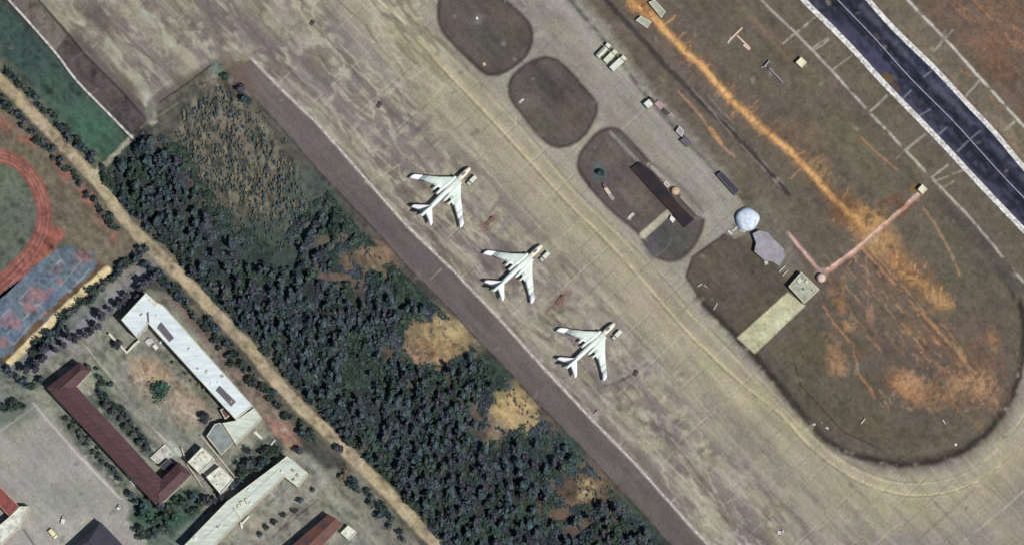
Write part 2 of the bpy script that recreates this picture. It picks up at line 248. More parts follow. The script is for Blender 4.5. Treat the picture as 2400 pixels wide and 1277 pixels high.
# darker tongue in the top-left and the strip beside the wall
area([(20,0),(88,0),(342,290),(318,318),(135,130)], '6f6760', 1, 3); area([(130,120),(160,78),(342,285),(318,318),(190,198)], '544a4c', .95, 4, .3)
area([(160,60),(205,100),(342,255),(342,290),(220,150)], '655b5b', .8, 8, .6)
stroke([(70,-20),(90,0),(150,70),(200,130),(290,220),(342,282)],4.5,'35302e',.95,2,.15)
for q in ((205,115),(250,160),(240,200),(290,235)): stroke([(q[0]-35,q[1]+28),q],4,'70676a',.6,3,.2)
stroke([(342,290),(360,240),(500,152)],26,'5c5650',.7,14,1); stroke([(375,240),(440,195),(500,150)],4,'3a3832',.9,2,.2); stroke([(330,300),(420,240)],3,'8a8378',.6,2,.2)
blob(510,160,14,18,0,'5f7a6c',.8,.6,.6); stroke([(555,160),(540,190)],10,'9b9c90',.7,6,.5)
# service road
area(SROAD, '625a58', 1, 3); 
rm = inside(GX, GY, P2(SROAD)); put(ALL, np.clip((fbm(AX*.4, AY, 10, 31)-.45)*3, 0, .6)*rm, '6f6563'); put(ALL, np.clip((fbm(AX*.4, AY, 12, 37)-.55)*4, 0, .6)*rm, '5d5557')
stroke(SROAD_L,4,'352e30',.7,2.5,.3,.15); stroke([(p[0]+12,p[1]-2) for p in SROAD_L[3:]],4,'5b5356',.4,3,.2)
stroke([(1008,655),(1035,630)],4,'8c8a78',.7,2,.2); blob(560,180,26,60,-40,'6a5c50',.9,.8,1.5)
stroke([(p[0]+14,p[1]-12) for p in KERB],14,'756c64',.5,10,1.2,.2)
stroke(KERB,6.5,'b3aa9c',.95,3,.3,.02); stroke(KERB,3,'cdc4b6',.6,2,.4,.35,3)
# islands and infield
for isl, c_ in ((ISL1,'5a534c'),(ISL2,'5c5550'),(ISL3,'5d5550')): area(isl, c_, 1, 4, .2)
for pts, w_, c_ in ((ISL1,8,'3b3530'),(ISL2,8,'3e3934'),(ISL3,8,'3d3833')): stroke(list(pts)+[pts[0]],w_,c_,.8,6,.4)
for cx, cy, rx, ry, an, c_ in ((1150,90,50,26,45,'4d4f48'),(1190,40,40,24,40,'655a52'),(1120,45,12,12,0,'6c7068'),(1290,200,60,20,45,'4a4744'),(1270,290,40,26,30,'5c5a4a'),(1340,270,30,40,20,'67594f'),(1240,240,26,16,0,'6c6260'),
    (1405,400,16,26,0,'4a6664'),(1440,360,30,40,40,'6b6059'),(1490,460,46,24,45,'70635a'),(1560,570,50,26,45,'4a4c48'),(1590,560,30,30,0,'545850'),(1530,580,20,26,0,'585660')): blob(cx,cy,rx,ry,an,c_,.75,.9,1.6)
stroke([(1430,310),(1495,378)],8,'888a80',.8,3,.2); stroke([(1520,385),(1560,420),(1648,508)],9,'99968a',.9,4,.3); stroke([(1535,385),(1600,440),(1648,498)],8,'6a675c',.6,5,.3)
stroke([(1573,494),(1507,551)],17,'a9a992',1,3,.3); stroke([(1573,494),(1507,551)],6,'c4bea4',.5,4,.5,.3,1)
stroke([(1540,600),(1560,585),(1575,560)],5,'6d6c66',.6,3,.4)
# infield lobes
area([(1606,645),(1622,600),(1700,548),(1760,570),(1840,640),(1845,690),(1728,790),(1640,700)], '5a5147', 1, 4); blob(1690,640,80,50,45,'62574c',.8,.9,3); blob(1765,760,50,20,-45,'5a503c',.7,.8,1.5)
stroke([(1700,548),(1625,602),(1608,650),(1640,700),(1728,790)],6,'3f3733',.7,4,.5,.1)
area([(1770,828),(1885,712),(1960,650),(2120,780),(2200,900),(2150,1080),(2060,1080),(1890,980)], '5f574c', .9, 10); blob(1960,900,110,80,30,'5e5648',.8,.9,5); blob(1900,820,60,50,30,'5a5440',.6,.9,3)
blob(2260,620,60,110,-30,'5e5a4c',.7,.9,4); blob(2060,1010,120,30,10,'5f5442',.6,.9,3); blob(2330,800,50,100,-10,'5c5048',.6,.9,4); blob(1800,200,160,60,46,'675c50',.7,.9,5); blob(2000,350,120,50,46,'6a6450',.7,.9,4)
stroke(LOOP[6:60],26,'4a443a',.6,16,1,.05); stroke(LOOP[6:84],15,'332f2a',.95,9,.7,.02); stroke([(p[0]-8, p[1]-10) for p in LOOP[20:66]],4,'4c4a40',.6,3,.5); stroke([(1862,850),(1875,900),(1920,950),(1975,1010),(2060,1050)],3,'2f2e28',.75,2,.3)
stroke([(1900,985),(1950,1020),(1990,1050)],14,'554a48',.8,8,1.4,.1,2); stroke([(2005,1055),(2140,1062),(2250,1040)],4,'77705f',.4,4,.8,.3)
area([(2180,425),(2340,590),(2420,690),(2380,690),(2300,590),(2210,490)], '55504a', .85, 8, .5)
# orange earth
O1, O2 = 'b08352', '9c6c4c'
for q in (((2060,600),(2150,720),(2280,860)),((1960,700),(2010,800),(2060,880))): stroke(q,90,'6f5643',.45,90,5,.3,6)
blob(2230,880,140,70,35,'73573f',.5,.9,5,.35,5); blob(2310,840,40,90,-10,'7a5a48',.6,.9,4,.2); blob(1880,330,60,40,46,'7a5f48',.5,.9,4,.2)
OR = [(1462,-40),(1485,5),(1540,50),(1600,115),(1655,165),(1700,220),(1745,265),(1800,312),(1850,352),(1900,405),(1950,462),(2005,512),(2040,545)]
stroke(OR,34,'8a6440',.45,24,3,.2); stroke(OR,16,'c2915a',1,9,1.2); stroke(OR,9,'e0aa62',.95,5,.8,.05)
for i in range(90):
    k = random.random()**.8; a_ = OR[int(k*12)]; b_ = OR[min(int(k*12)+1,12)]; t = random.random(); cx = a_[0]*(1-t)+b_[0]*t; cy = a_[1]*(1-t)+b_[1]*t
    if random.random() < .5 or k > .7: o = random.uniform(5,34)*random.choice((1,1,-1)); stroke([(cx,cy),(cx+o*.7,cy-o*.6),(cx+o*1.0+random.uniform(-8,8),cy-o*1.0)],random.uniform(2,6),random.choice([O1,'c4945c',O2,'7c5236']),.6,3,1.2,.15,1.5)
blob(1915,400,34,26,50,'a8824f',.7,.9,3,.4,1.5); blob(1990,500,50,40,40,'7a5636',.7,.9,4,.2); blob(1500,20,34,22,40,'b98448',.9,.6,3,.25,2); blob(1520,25,26,12,45,'60402c',.6,.6,2,.3,2)
blob(2030,515,40,34,0,'ba8a50',.85,.9,5,.3,2); blob(2060,560,56,34,40,'b98e5c',.85,.9,3,.1); blob(2050,575,24,16,30,'c4a878',.8,.8,1.5)
stroke([(2050,570),(2120,630),(2200,700)],56,'94683f',.6,44,4,.2,3); stroke([(2100,620),(2160,665),(2215,710)],34,'b58747',.8,20,3,.3,1.8); stroke([(2180,690),(2220,712)],26,'b08a60',.8,14,2)
for i in range(60):
    k = random.random(); cx = 2060+160*k+random.uniform(-24,24); cy = 570+140*k+random.uniform(-18,18); o = random.uniform(6,16)
    stroke([(cx,cy),(cx+random.uniform(-5,6),cy-o)],random.uniform(2,4),random.choice(['c89a55','d0a060','8c5c38','7a5238','b98a60']),.6,2.5,.5)
stroke([(2015,575),(2100,670),(2180,755),(2250,830),(2310,900)],7,'b08360',.85,3,.6,.1); stroke([(2020,590),(2110,690),(2240,835)],4,'5b3f30',.7,2.5,.6,.1); stroke([(2040,585),(2150,710),(2260,850)],3,'bf8d62',.7,2,.8,.25)
stroke([(2100,740),(2180,790),(2290,850),(2330,920)],20,'7c5846',.45,18,3,.35,3)
area([(2080,860),(2160,900),(2230,880),(2300,860),(2340,900),(2330,960),(2230,970),(2160,960),(2110,930)], '94704e', .6, 24, 5, .55, 2.2); blob(2130,905,46,28,30,'a9764c',.9,.7,3,.2,2)
for i in range(150):
    cx = random.uniform(2070,2345); cy = 900+random.uniform(-40,66)+(2200-cx)*.06; o = random.uniform(5,16)
    stroke([(cx,cy),(cx+random.uniform(-12,12),cy-o)],random.uniform(2,6),random.choice(['a8805a','b98d64','6b4e3e','85604a','4e4640','b0907a']),.5,4,1.4,.2,1.5)
area([(1925,780),(1960,780),(1990,850),(1980,880),(1950,860)], '96725a', .7, 14, 1.5, .25, 2); stroke([(1930,715),(1965,770),(2000,810),(2010,870),(2050,930)],5,'aa7650',.8,3,1.2,.1)
stroke([(1975,660),(1970,720),(1985,770)],14,'9a7040',.7,9,1.4,.2); blob(2040,735,9,24,0,'96745a',.8,.7,.8); stroke([(2030,590),(2035,700),(2030,750)],3,'8c745e',.7,2,.6); stroke([(2000,600),(2060,690)],4,'7f6a60',.6,3,.6)
for i in range(16): cx, cy = random.uniform(1930,2080), random.uniform(480,700); stroke([(cx,cy),(cx+random.uniform(-14,14),cy+random.uniform(8,24))],3,random.choice(['a06838','b58050','6d402c']),.7,2.5,.7)
for i in range(170):
    t_ = random.random()**.8; cx = 1960+330*t_+random.gauss(0,34); cy = 600+310*t_+random.gauss(0,40)-(20 if t_ < .3 else 0); o = random.uniform(8,38)
    stroke([(cx,cy),(cx+o*.45+random.uniform(-5,5),cy+o*.5),(cx+o*.9,cy+o*1.05)],random.uniform(1.6,4.5),random.choice(['a87a54','bb8a5c','8a644a','c89c6c','7a5844','9c7050']),random.uniform(.3,.65),3,.8,.15,2)
for cx, cy, rx, ry, an in ((1960,700,14,34,-20),(1990,760,12,20,0),(1960,850,22,34,-30),(2135,900,34,22,30),(2180,930,46,22,10),(2260,900,34,26,0),(2310,900,24,30,0),(2120,770,20,10,40),(2330,800,16,30,-20)): blob(cx,cy,rx,ry,an,random.choice(['ab7f58','9d7450','b58c64']),.6,.9,2.5,.35,1.6)
for i in range(60):
    cx, cy = random.uniform(1560,2000), 0; cy = (cx-1500)*.93+random.gauss(0,26)+20; o = random.uniform(6,20); stroke([(cx,cy),(cx+o*random.uniform(-.2,1),cy+o*random.uniform(-.8,.8))],random.uniform(2,5),random.choice(['9a7450','7c5c44','b08658','54443a']),.5,3,.8,.1)
stroke([(2165,488),(2200,540),(2232,600),(2250,645)],6,'9c7a5e',.85,3,.5,.05); stroke([(2110,510),(2150,475),(2060,480),(2120,450)],8,'7c4c34',.7,6,1,.1)
stroke([(2105,490),(2168,450)],6,'6e4028',.9,4,.4); blob(2142,440,10,12,0,'7c6420',.9,.6,.4)
stroke([(1590,215),(1640,270),(1672,318),(1690,340),(1722,368)],5,'a87e64',.85,3,.4); stroke([(1665,300),(1690,335)],8,'c28c50',.8,4,.5)
stroke([(2018,322),(2062,365),(2105,400)],4,'b07a50',.8,2.5,.4); stroke([(1990,300),(2030,345)],3,'866248',.5,2.5,.4)
stroke([(1720,-10),(1760,40),(1810,95),(1850,140)],10,'84705a',.6,7,.8,.1); stroke([(1800,70),(1860,130),(1905,180),(1960,235)],12,'77624e',.6,9,1,.1)
for i in range(18): cx, cy = random.uniform(2210,2420), random.uniform(-20,230); k = random.uniform(20,60); stroke([(cx,cy),(cx+k*.5,cy+k*.5),(cx+k,cy+k*.7)],random.uniform(2,5),random.choice(['b0784c','8b5a40','5c4034','c08a58']),.6,3,1.5,.1)
# dark ditch and small tracks
DIT = [(1370,-60),(1420,0),(1487,73),(1553,147),(1600,195),(1660,258),(1700,293),(1750,345),(1797,397),(1850,455)]
stroke(DIT,13,'3f3b38',.9,5,.4); stroke([(1640,228),(1700,300),(1760,365),(1830,440)],3,'98918a',.7,2,.3,.1); stroke([(p[0]+4,p[1]-4) for p in DIT[3:]],3,'87807a',.8,2,.3,.25,5); stroke([(1330,-6),(1425,106),(1510,222),(1610,333),(1740,466)],10,'4a463f',.7,8,.5,.05)
stroke([(1660,225),(1690,260),(1720,290)],4,'8a847a',.7,3,.4,.1); stroke([(1400,-20),(1480,60)],4,'3c3a3c',.7,2.5)
# canal-side strip lines
for ln, w_, c_, al in (([(1730,-60),(1800,17),(1867,80),(1950,167),(2037,263),(2123,353),(2190,424),(2267,503),(2400,662),(2460,730)],5.5,'b0aba0',.95), ([(2060,-70),(2127,0),(2220,97),(2300,187),(2397,293),(2460,360)],6,'c4bfb6',.95), ([(1990,-70),(2050,0),(2100,52),(2177,123),(2260,212),(2333,293),(2400,367),(2460,430)],4,'86705e',.9), ([(2180,0),(2250,70),(2330,150)],4,'7a5c44',.7)): stroke(ln,w_,c_,al,2.5,.25,.03)
for a_, b_, w_, c_ in (((1835,102),(1910,43),5,'aaa69a'),((1900,117),(1940,90),4,'a6a096'),((1907,120),(1942,95),3,'b5b0a6'),((1950,165),(1995,132),4,'a39a8c'),((2040,262),(2078,225),5,'a8a49c'),((2123,353),(2168,315),6,'a39c8a'),((2123,353),(2100,372),4,'8c8678'),((2185,415),(2220,388),5,'a8a296'),((2192,424),(2262,398),4,'a09888'),((2190,120),(2232,72),7,'9c9486'),((2298,185),(2265,225),6,'a59e92'),((2375,288),(2352,308),8,'b0a898'),((2205,443),(2235,425),6,'8f8674')): stroke([a_,b_],w_,c_,.8,3,.3,.05)
stroke([(1885,160),(1960,240),(2060,350),(2150,440)],10,'5c5850',.4,8,1,.2); blob(2090,150,60,14,46,'958874',.5,.9,1.5); blob(2350,300,60,12,46,'96806c',.6,.9,1.5)
area(CAN_L+CAN_R[::-1], '2b2c3e', 1, 3)
cm = inside(GX, GY, P2(CAN_L+CAN_R[::-1]))
cellv = (np.sin(np.floor(AX/2.6)*12.99+np.floor(AY/2.2)*78.2)*43758.5) % 1
put(ALL, np.clip(cellv-.45, 0, .5)*1.2*cm, '4a4a60'); put(ALL, np.clip((fbm(AX*.5, AY, 7, 61)-.5)*5, 0, .75)*cm, '1f2a3a'); put(ALL, np.clip((fbm(AX*.6, AY, 5, 66)-.55)*5, 0, .6)*cm, '4c4a66')
blob(2080,185,16,12,45,'6a5420',.8,.6,.4); blob(2100,205,12,8,45,'5c4c24',.7,.6,.4)
stroke([(p[0]+26,p[1]-18) for p in CAN_M],12,'5c5c70',.5,9,.6,.2,4); stroke([(p[0]-38,p[1]+28) for p in CAN_M],14,'54546a',.5,9,.6,.2,4); stroke([(p[0]+10,p[1]-7) for p in CAN_M],10,'15171f',.7,7,.8,.15,4); stroke([(p[0]-9,p[1]+8) for p in CAN_M],10,'161824',.8,7,.8,.1,3)  # near-black strokes: the median's shadow painted into the road colour on both sides
for a_, b_ in (((2165,181),(2181,169)),((2115,233),(2135,213)),((2155,272),(2180,257)),((2200,315),(2218,300)),((2245,355),(2272,328)),((2272,328),(2296,308))): stroke([a_,b_],4,'7c7c8c',.8,2.5,.1)
# infield pads and tracks
area([(1846,684),(1888,716),(1769,829),(1727,791)], 'b9b894', 1, 2.5); area([(1858,715),(1872,722),(1782,806),(1768,796)], 'c6cba6', .6, 8, .6)
stroke([(1846,545),(1880,585),(1925,640)],9,'b38f80',1,3,.25); stroke([(1925,645),(1990,600),(2060,540),(2163,448)],10,'b38878',1,3,.3); stroke([(1925,640),(1990,596),(2060,536),(2160,446)],6,'dcb49c',.9,3,.4,.05); stroke([(1848,547),(1880,587),(1925,640)],5,'d8b29c',.9,3,.4,.05)
blob(1925,640,15,12,0,'a68c84',.9,.6,.5); stroke([(1815,515),(1848,548)],6,'857c66',.6,5,.5)
area([(1745,470),(1800,470),(1850,560),(1880,620),(1850,650),(1800,610),(1760,560)], '6f6d62', .6, 14, 1.5); area([(1700,540),(1730,530),(1745,550),(1720,560)], '8d8a7c', .7, 6, .4)
for k in range(520):      # small debris, tufts and stains everywhere
    cx, cy = random.uniform(0,2400), random.uniform(0,1277); r_ = random.uniform(2,6)
    blob(cx,cy,r_*random.uniform(1,2.2),r_,random.uniform(0,180),random.choice(['4c463e','9a9384','57503f','8a7c6c','a8a292','39372f']),random.uniform(.15,.4),.9,.6)
# overall mottling: tone and tint
nat = 1-np.clip(inside(GX, GY, P2(APRON))*1.0-inside(GX, GY, P2(ISL1))-inside(GX, GY, P2(ISL2))-inside(GX, GY, P2(ISL3))+inside(GX, GY, P2(SROAD))+inside(GX, GY, P2(CAN_L+CAN_R[::-1])), 0, 1)*.9; nat = nat*(1-.75*inside(GX, GY, P2(COURT))); air = inside(GX, GY, P2([(545,150),(1720,1345),(2560,1345),(2560,-80),(300,-80)])); nat = nat*(1-.5*air)
vein = 1-np.abs(2*fbm(GX, GY, 3.2, 151, 4)-1)*2.6; vein2 = 1-np.abs(2*fbm(AX*.5, AY, 4.5, 155, 3)-1)*2.6
M *= (1+nat*(.26*(vein-.55)+.26*(vein2-.55)))[..., None]
stk = fbm(AX*.09, AY, 1.6, 161, 3)-.5; stk2 = fbm(AX*.06, AY, 4.5, 165, 3)-.5
paved = np.clip(inside(GX, GY, P2(APRON))*1.0+inside(GX, GY, P2(SROAD))+inside(GX, GY, P2(COURT)), 0, 1)
tone = 1+(.30-.16*paved)*(fbm(GX, GY, 2.4, 90, 3)-.5)+(.30-.1*paved)*(fbm(AX*.45, AY, 6.0, 95, 4)-.5)+.16*(fbm(GX, GY, 18, 97, 2)-.5)+(.30-.12*paved)*(fbm(GX, GY*.8, 1.1, 99, 2)-.5)+(.16+.12*paved)*stk+.26*stk2*(.4+.6*paved)
tint = fbm(GX, GY, 5.0, 120, 3)-.5; tin2 = fbm(GX, GY, 9.0, 140, 3)-.5
M *= tone[..., None]; M[..., 0] *= 1+.13*tint; M[..., 1] *= 1+.08*tin2; M[..., 2] *= 1+.09*tint-.22*tin2
LUM = (M*np.array([.3,.55,.15])).sum(-1, keepdims=True); M = (LUM+(M-LUM)*.86)*1.0; M[..., 1] *= 1-.025*inside(GX, GY, P2(APRON)); comp = inside(GX, GY, P2([(342,680),(600,920),(960,1345),(-60,1345),(-60,930)])); M *= (1+.14*comp)[..., None]; tlz = inside(GX, GY, P2(APRON))*np.clip((-GX-70)/80, 0, 1); M *= (1-.10*tlz)[..., None]
M = np.clip(M, .004, .9)

# ------------------------------------------------------------------ materials
def nodes(name):
    m = bpy.data.materials.new(name); m.use_nodes = True; nt = m.node_tree; return m, nt, nt.nodes['Principled BSDF']
def ground_mat(nm='soil_and_grass', bd=.35):
    m, nt, b = nodes(nm); N = nt.nodes; L = nt.links
    at = N.new('ShaderNodeVertexColor'); at.layer_name = 'Col'; tc = N.new('ShaderNodeNewGeometry')
    no = N.new('ShaderNodeTexNoise'); no.inputs['Scale'].default_value = .9; no.inputs['Detail'].default_value = 5
    L.new(tc.outputs['Position'], no.inputs['Vector'])
    mr = N.new('ShaderNodeMapRange'); mr.inputs[1].default_value = .3; mr.inputs[2].default_value = .7; mr.inputs[3].default_value = .86; mr.inputs[4].default_value = 1.14
    L.new(no.outputs['Fac'], mr.inputs[0]); mx = N.new('ShaderNodeVectorMath'); mx.operation = 'SCALE'
    L.new(at.outputs['Color'], mx.inputs[0]); L.new(mr.outputs[0], mx.inputs['Scale']); L.new(mx.outputs[0], b.inputs['Base Color'])
    bp = N.new('ShaderNodeBump'); bp.inputs['Distance'].default_value = bd; bp.inputs['Strength'].default_value = .7
    L.new(no.outputs['Fac'], bp.inputs['Height']); L.new(bp.outputs[0], b.inputs['Normal']); b.inputs['Roughness'].default_value = .92; b.inputs['Specular IOR Level'].default_value = .2
    return m
GM = ground_mat(); GP = ground_mat('paving', .06)
def mat(name, h1, h2=None, sc=.35, rough=.7, mix=1., metal=0., bump=0., streak=None, k=.9):
    m, nt, b = nodes(name); N = nt.nodes; L = nt.links; c1 = lin(h1, k); c2 = lin(h2, k) if h2 else c1*.72
    tc = N.new('ShaderNodeTexCoord'); mp = N.new('ShaderNodeMapping'); L.new(tc.outputs['Object'], mp.inputs[0])
    if streak: mp.inputs['Rotation'].default_value = (0, 0, R(streak[0])); mp.inputs['Scale'].default_value = (1, streak[1], 1)
    no = N.new('ShaderNodeTexNoise'); no.inputs['Scale'].default_value = sc; no.inputs['Detail'].default_value = 6; no.inputs['Roughness'].default_value = .6; L.new(mp.outputs[0], no.inputs['Vector'])
    mr = N.new('ShaderNodeMapRange'); mr.inputs[1].default_value = .38; mr.inputs[2].default_value = .68; L.new(no.outputs['Fac'], mr.inputs[0])
    mx = N.new('ShaderNodeMix'); mx.data_type = 'RGBA'; mx.inputs['A'].default_value = (*c1, 1); mx.inputs['B'].default_value = (*c2, 1); L.new(mr.outputs[0], mx.inputs['Factor'])
    L.new(mx.outputs['Result'], b.inputs['Base Color']); b.inputs['Roughness'].default_value = rough; b.inputs['Metallic'].default_value = metal
    if bump: bp = N.new('ShaderNodeBump'); bp.inputs['Distance'].default_value = bump; L.new(no.outputs['Fac'], bp.inputs['Height']); L.new(bp.outputs[0], b.inputs['Normal'])
    return m

# ------------------------------------------------------------------ object helpers
def link(name, me, parent=None):
    o = bpy.data.objects.new(name, me); COL.objects.link(o)
    if parent is not None: o.parent = parent
    return o
def tag(o, label=None, cat=None, group=None, kind=None):
    for k, v in (('label', label), ('category', cat), ('group', group), ('kind', kind)):
        if v: o[k] = v
    return o
def thing(name, label, cat, loc=(0, 0, 0), rz=0, group=None):
    o = link(name, None); o.location = loc; o.rotation_euler = (0, 0, rz); return tag(o, label, cat, group)
def mesh(name, v, f, mats, mi=None, sm=False):
    me = bpy.data.meshes.new(name); me.from_pydata([tuple(map(float, a)) for a in v], [], f)
    for m in (mats if isinstance(mats, (list, tuple)) else [mats]): me.materials.append(m)
    if mi is not None: me.polygons.foreach_set('material_index', mi)
    if sm: me.polygons.foreach_set('use_smooth', [True]*len(f))
    me.update(); return me
class MB:
    def __init__(s): s.v = []; s.f = []; s.mi = []
    def add(s, v, f, m=0):
        n = len(s.v); s.v += list(v); s.f += [tuple(a+n for a in q) for q in f]; s.mi += [m]*len(f); return s
    def box(s, c, d, rz=0, m=0, tx=1., ty=1.):          # tx, ty: taper of the top
        cs, sn = math.cos(rz), math.sin(rz); v = []
        for z in (-.5, .5):
            k = (tx, ty) if z > 0 else (1, 1)
            for x, y in ((-.5, -.5), (.5, -.5), (.5, .5), (-.5, .5)):
                X, Y = x*d[0]*k[0], y*d[1]*k[1]; v.append((c[0]+X*cs-Y*sn, c[1]+X*sn+Y*cs, c[2]+z*d[2]))
        return s.add(v, [(3,2,1,0),(4,5,6,7),(0,1,5,4),(1,2,6,5),(2,3,7,6),(3,0,4,7)], m)
    def loft(s, rings, m=0, cap=True):
        n = len(rings[0]); v = [p for r in rings for p in r]; f = []
        for i in range(len(rings)-1):
            for j in range(n): f.append((i*n+j, i*n+(j+1) % n, (i+1)*n+(j+1) % n, (i+1)*n+j))
        if cap: f.append(tuple(range(n))[::-1]); f.append(tuple(range((len(rings)-1)*n, len(rings)*n)))
        return s.add(v, f, m)
    def tube(s, a, b, r0, r1=None, n=8, m=0):
        a, b = Vector(a), Vector(b); d = (b-a).normalized(); u = d.orthogonal().normalized(); w_ = d.cross(u); r1 = r0 if r1 is None else r1
        return s.loft([[tuple(c+u*r*math.cos(t)+w_*r*math.sin(t)) for t in [2*math.pi*k/n for k in range(n)]] for c, r in ((a, r0), (b, r1))], m)
    def me(s, name, mats, sm=False): return mesh(name, s.v, s.f, mats, s.mi, sm)
    def build(s, name, mats, parent=None, sm=False): return link(name, s.me(name, mats, sm), parent)
def dup(root, loc, rz, label=None, scale=None):
    r = root.copy(); COL.objects.link(r); r.location = loc; r.rotation_euler = (0, 0, rz)
    if label: r['label'] = label
    if scale: r.scale = scale
    for ch in list(root.children):
        c = ch.copy(); COL.objects.link(c); c.parent = r
        for g in list(ch.children): d = g.copy(); COL.objects.link(d); d.parent = c
    return r

# ------------------------------------------------------------------ ground sheets
def grid_mesh(name, X, Y, z, colors, keep, gm=None):
    ny, nx = X.shape; ii = np.arange(ny*nx).reshape(ny, nx)
    q = np.stack([ii[:-1, :-1], ii[:-1, 1:], ii[1:, 1:], ii[1:, :-1]], -1)[keep]
    u, inv = np.unique(q, return_inverse=True); q = inv.reshape(q.shape)
    co = np.stack([X.ravel()[u], Y.ravel()[u], (np.zeros(len(u))+z if np.isscalar(z) else z.ravel()[u])], -1).astype(np.float32)
    c4 = np.ones((len(u), 4), np.float32); c4[:, :3] = colors.reshape(-1, 3)[u]
    me = bpy.data.meshes.new(name); me.vertices.add(len(u)); me.vertices.foreach_set('co', co.ravel())
    me.loops.add(q.size); me.loops.foreach_set('vertex_index', q.ravel().astype(np.int32))
    me.polygons.add(len(q)); me.polygons.foreach_set('loop_start', np.arange(0, q.size, 4, dtype=np.int32))
    me.update(calc_edges=True); at = me.color_attributes.new('Col', 'FLOAT_COLOR', 'POINT'); at.data.foreach_set('color', c4.ravel())
    me.materials.append(gm or (GM if 'grass' in name or name in ('ground', 'dirt_track') else GP)); me.validate(); return me
CXm, CYm = (GX[:-1, :-1]+CELL/2), (GY[:-1, :-1]+CELL/2)
ex = np.concatenate([[-6000, -2500, -1200, -700, -450, -258], xs, [258, 450, 700, 1200, 2500, 6000]]); ey = np.concatenate([[-6000, -2500, -1200, -700, -400, -142], ys, [148, 400, 700, 1200, 2500, 6000]])
EX, EY = np.meshgrid(ex, ey); EC = np.zeros(EX.shape+(3,)); EC[:] = lin('625a4c'); EC[6:-6, 6:-6] = M
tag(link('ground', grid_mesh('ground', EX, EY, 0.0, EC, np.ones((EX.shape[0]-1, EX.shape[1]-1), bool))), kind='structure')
def sheet(name, mask, z): tag(link(name, grid_mesh(name, GX, GY, z, M, mask)), kind='structure')
def pm(px): return inside(CXm, CYm, P2(px))
def sm_(px, w): return pdist(CXm, CYm, P2(px)) < w*S/2
APM = pm(APRON) & ~(pm(ISL1) | pm(ISL2) | pm(ISL3))
sheet('concrete_apron', APM, .03)
for isl in (ISL1, ISL2, ISL3): sheet('grass_island', pm(isl), .12)
sheet('service_road', pm(SROAD) & ~APM, .03)
sheet('dirt_road', sm_(DIRT, 30), .03)
sheet('running_track', pm(TR+[(-60,735),(-60,340)]) & ~pm(TI+[(-60,668),(-60,376)]), .03)
sheet('sports_court', pm(BLUE), .03)
sheet('school_yard', pm(COURT), .03)
sheet('grass_field', pm(GREEN), .03)
sheet('footpath', sm_([(252,633),(130,745),(22,852)], 20), .06)
sheet('footpath', sm_([(1846,545),(1880,585),(1925,640),(1990,600),(2060,540),(2163,448)], 11), .04)
sheet('footpath', sm_([(1573,494),(1507,551)], 17), .15)
sheet('concrete_pad', pm([(1846,684),(1888,716),(1769,829),(1727,791)]), .06)
sheet('road', pm(CAN_L+CAN_R[::-1]), .03)
sheet('dirt_track', sm_(OR, 17), .03)
sheet('perimeter_path', sm_([(1730,-60),(1800,17),(1867,80),(1950,167),(2037,263),(2123,353),(2190,424),(2267,503),(2400,662),(2460,730)], 5), .03)
sheet('perimeter_path', sm_([(2060,-70),(2127,0),(2220,97),(2300,187),(2397,293),(2460,360)], 5.5), .03)

# ------------------------------------------------------------------ material set
WHITE_METAL = mat('white_roof_metal', 'dfe8ea', 'c0cfd2', .12, .5, streak=(40, 4)); GREEN_METAL = mat('pale_green_roof', 'cfd8cc', 'aab5a8', .18, .6, streak=(48, 5))
GREY_ROOF = mat('grey_roof_felt', '8d9694', '6f7877', .3, .85); CREAM_ROOF = mat('weathered_pale_roof', 'e2e5d8', 'a2a598', .45, .8); PAD_ROOF = mat('stained_concrete_roof', 'b3b5a4', '87887a', .35, .9)
MAROON = mat('maroon_roof_tile', '5c3c40', '3f3034', .25, .75, streak=(47, 5), bump=.1); NAVY = mat('navy_roof', '2b2b3c', '3d3946', .3, .7); BROWN_ROOF = mat('brown_roof_sheet', '6a4438', '453840', .2, .75)
LAVENDER = mat('lavender_grey_roof', 'a19da4', '87838c', .3, .8); DARK_SHED = mat('dark_shed_roof', '1d1d2c', '3a2b28', .16, .98)
WALL_C = mat('cream_wall', 'd3cbb2', 'b0a890', .4, .85); WALL_W = mat('white_wall', 'd8d8d0', 'b0b0a8', .5, .85); WALL_T = mat('tan_wall', 'b9a68c', '96866f', .5, .85); WALL_P = mat('pinkish_wall', 'c08a7c', '9a6658', .4, .8)
COPING = mat('coping', 'dfdccb', 'bdb9a6', .8, .8); GLASS = mat('dark_glass', '1d242b', '2c343c', 2, .15); FRAME = mat('window_frame', 'c8c8c0', None, 2, .5)
PANEL = mat('dark_roof_panel', '55505a', '6b6468', .5, .5); CONC = mat('pale_concrete', 'd2d0cc', '85807c', .55, .9, bump=.1); CONC2 = mat('grey_concrete', '9a968c', '77736a', .5, .9)
JETW = mat('pale_mint_paint', 'eaf3ed', 'd2dfd6', .22, .45); JETC = mat('cream_paint', 'f2eede', 'e2dcc8', .5, .5); JETT = mat('white_tip_paint', 'f4f4f6', 'e6e8ec', .3, .45); JETD = mat('dark_opening', '17181a', None, 1, .6); PANELLINE = mat('grey_panel_line', 'a9b8b0', None, 1, .6)
CANG = mat('hazy_canopy_glass', '8c8d80', '75776c', 2, .25); RUB = mat('rubber', '1c1c1c', None, 2, .9); STEEL = mat('grey_steel', '8a8c8c', '66686a', 1, .5, metal=.4)
BLUEW = mat('pale_blue_fabric', 'e2ecf8', 'afc0d8', .5, .9, bump=.12); TANW = mat('tan_dome_paint', 'cdb294', 'b09678', .5, .7); PINKW = mat('pinkish_render', 'd9c4b4', 'c0a798', .5, .7)
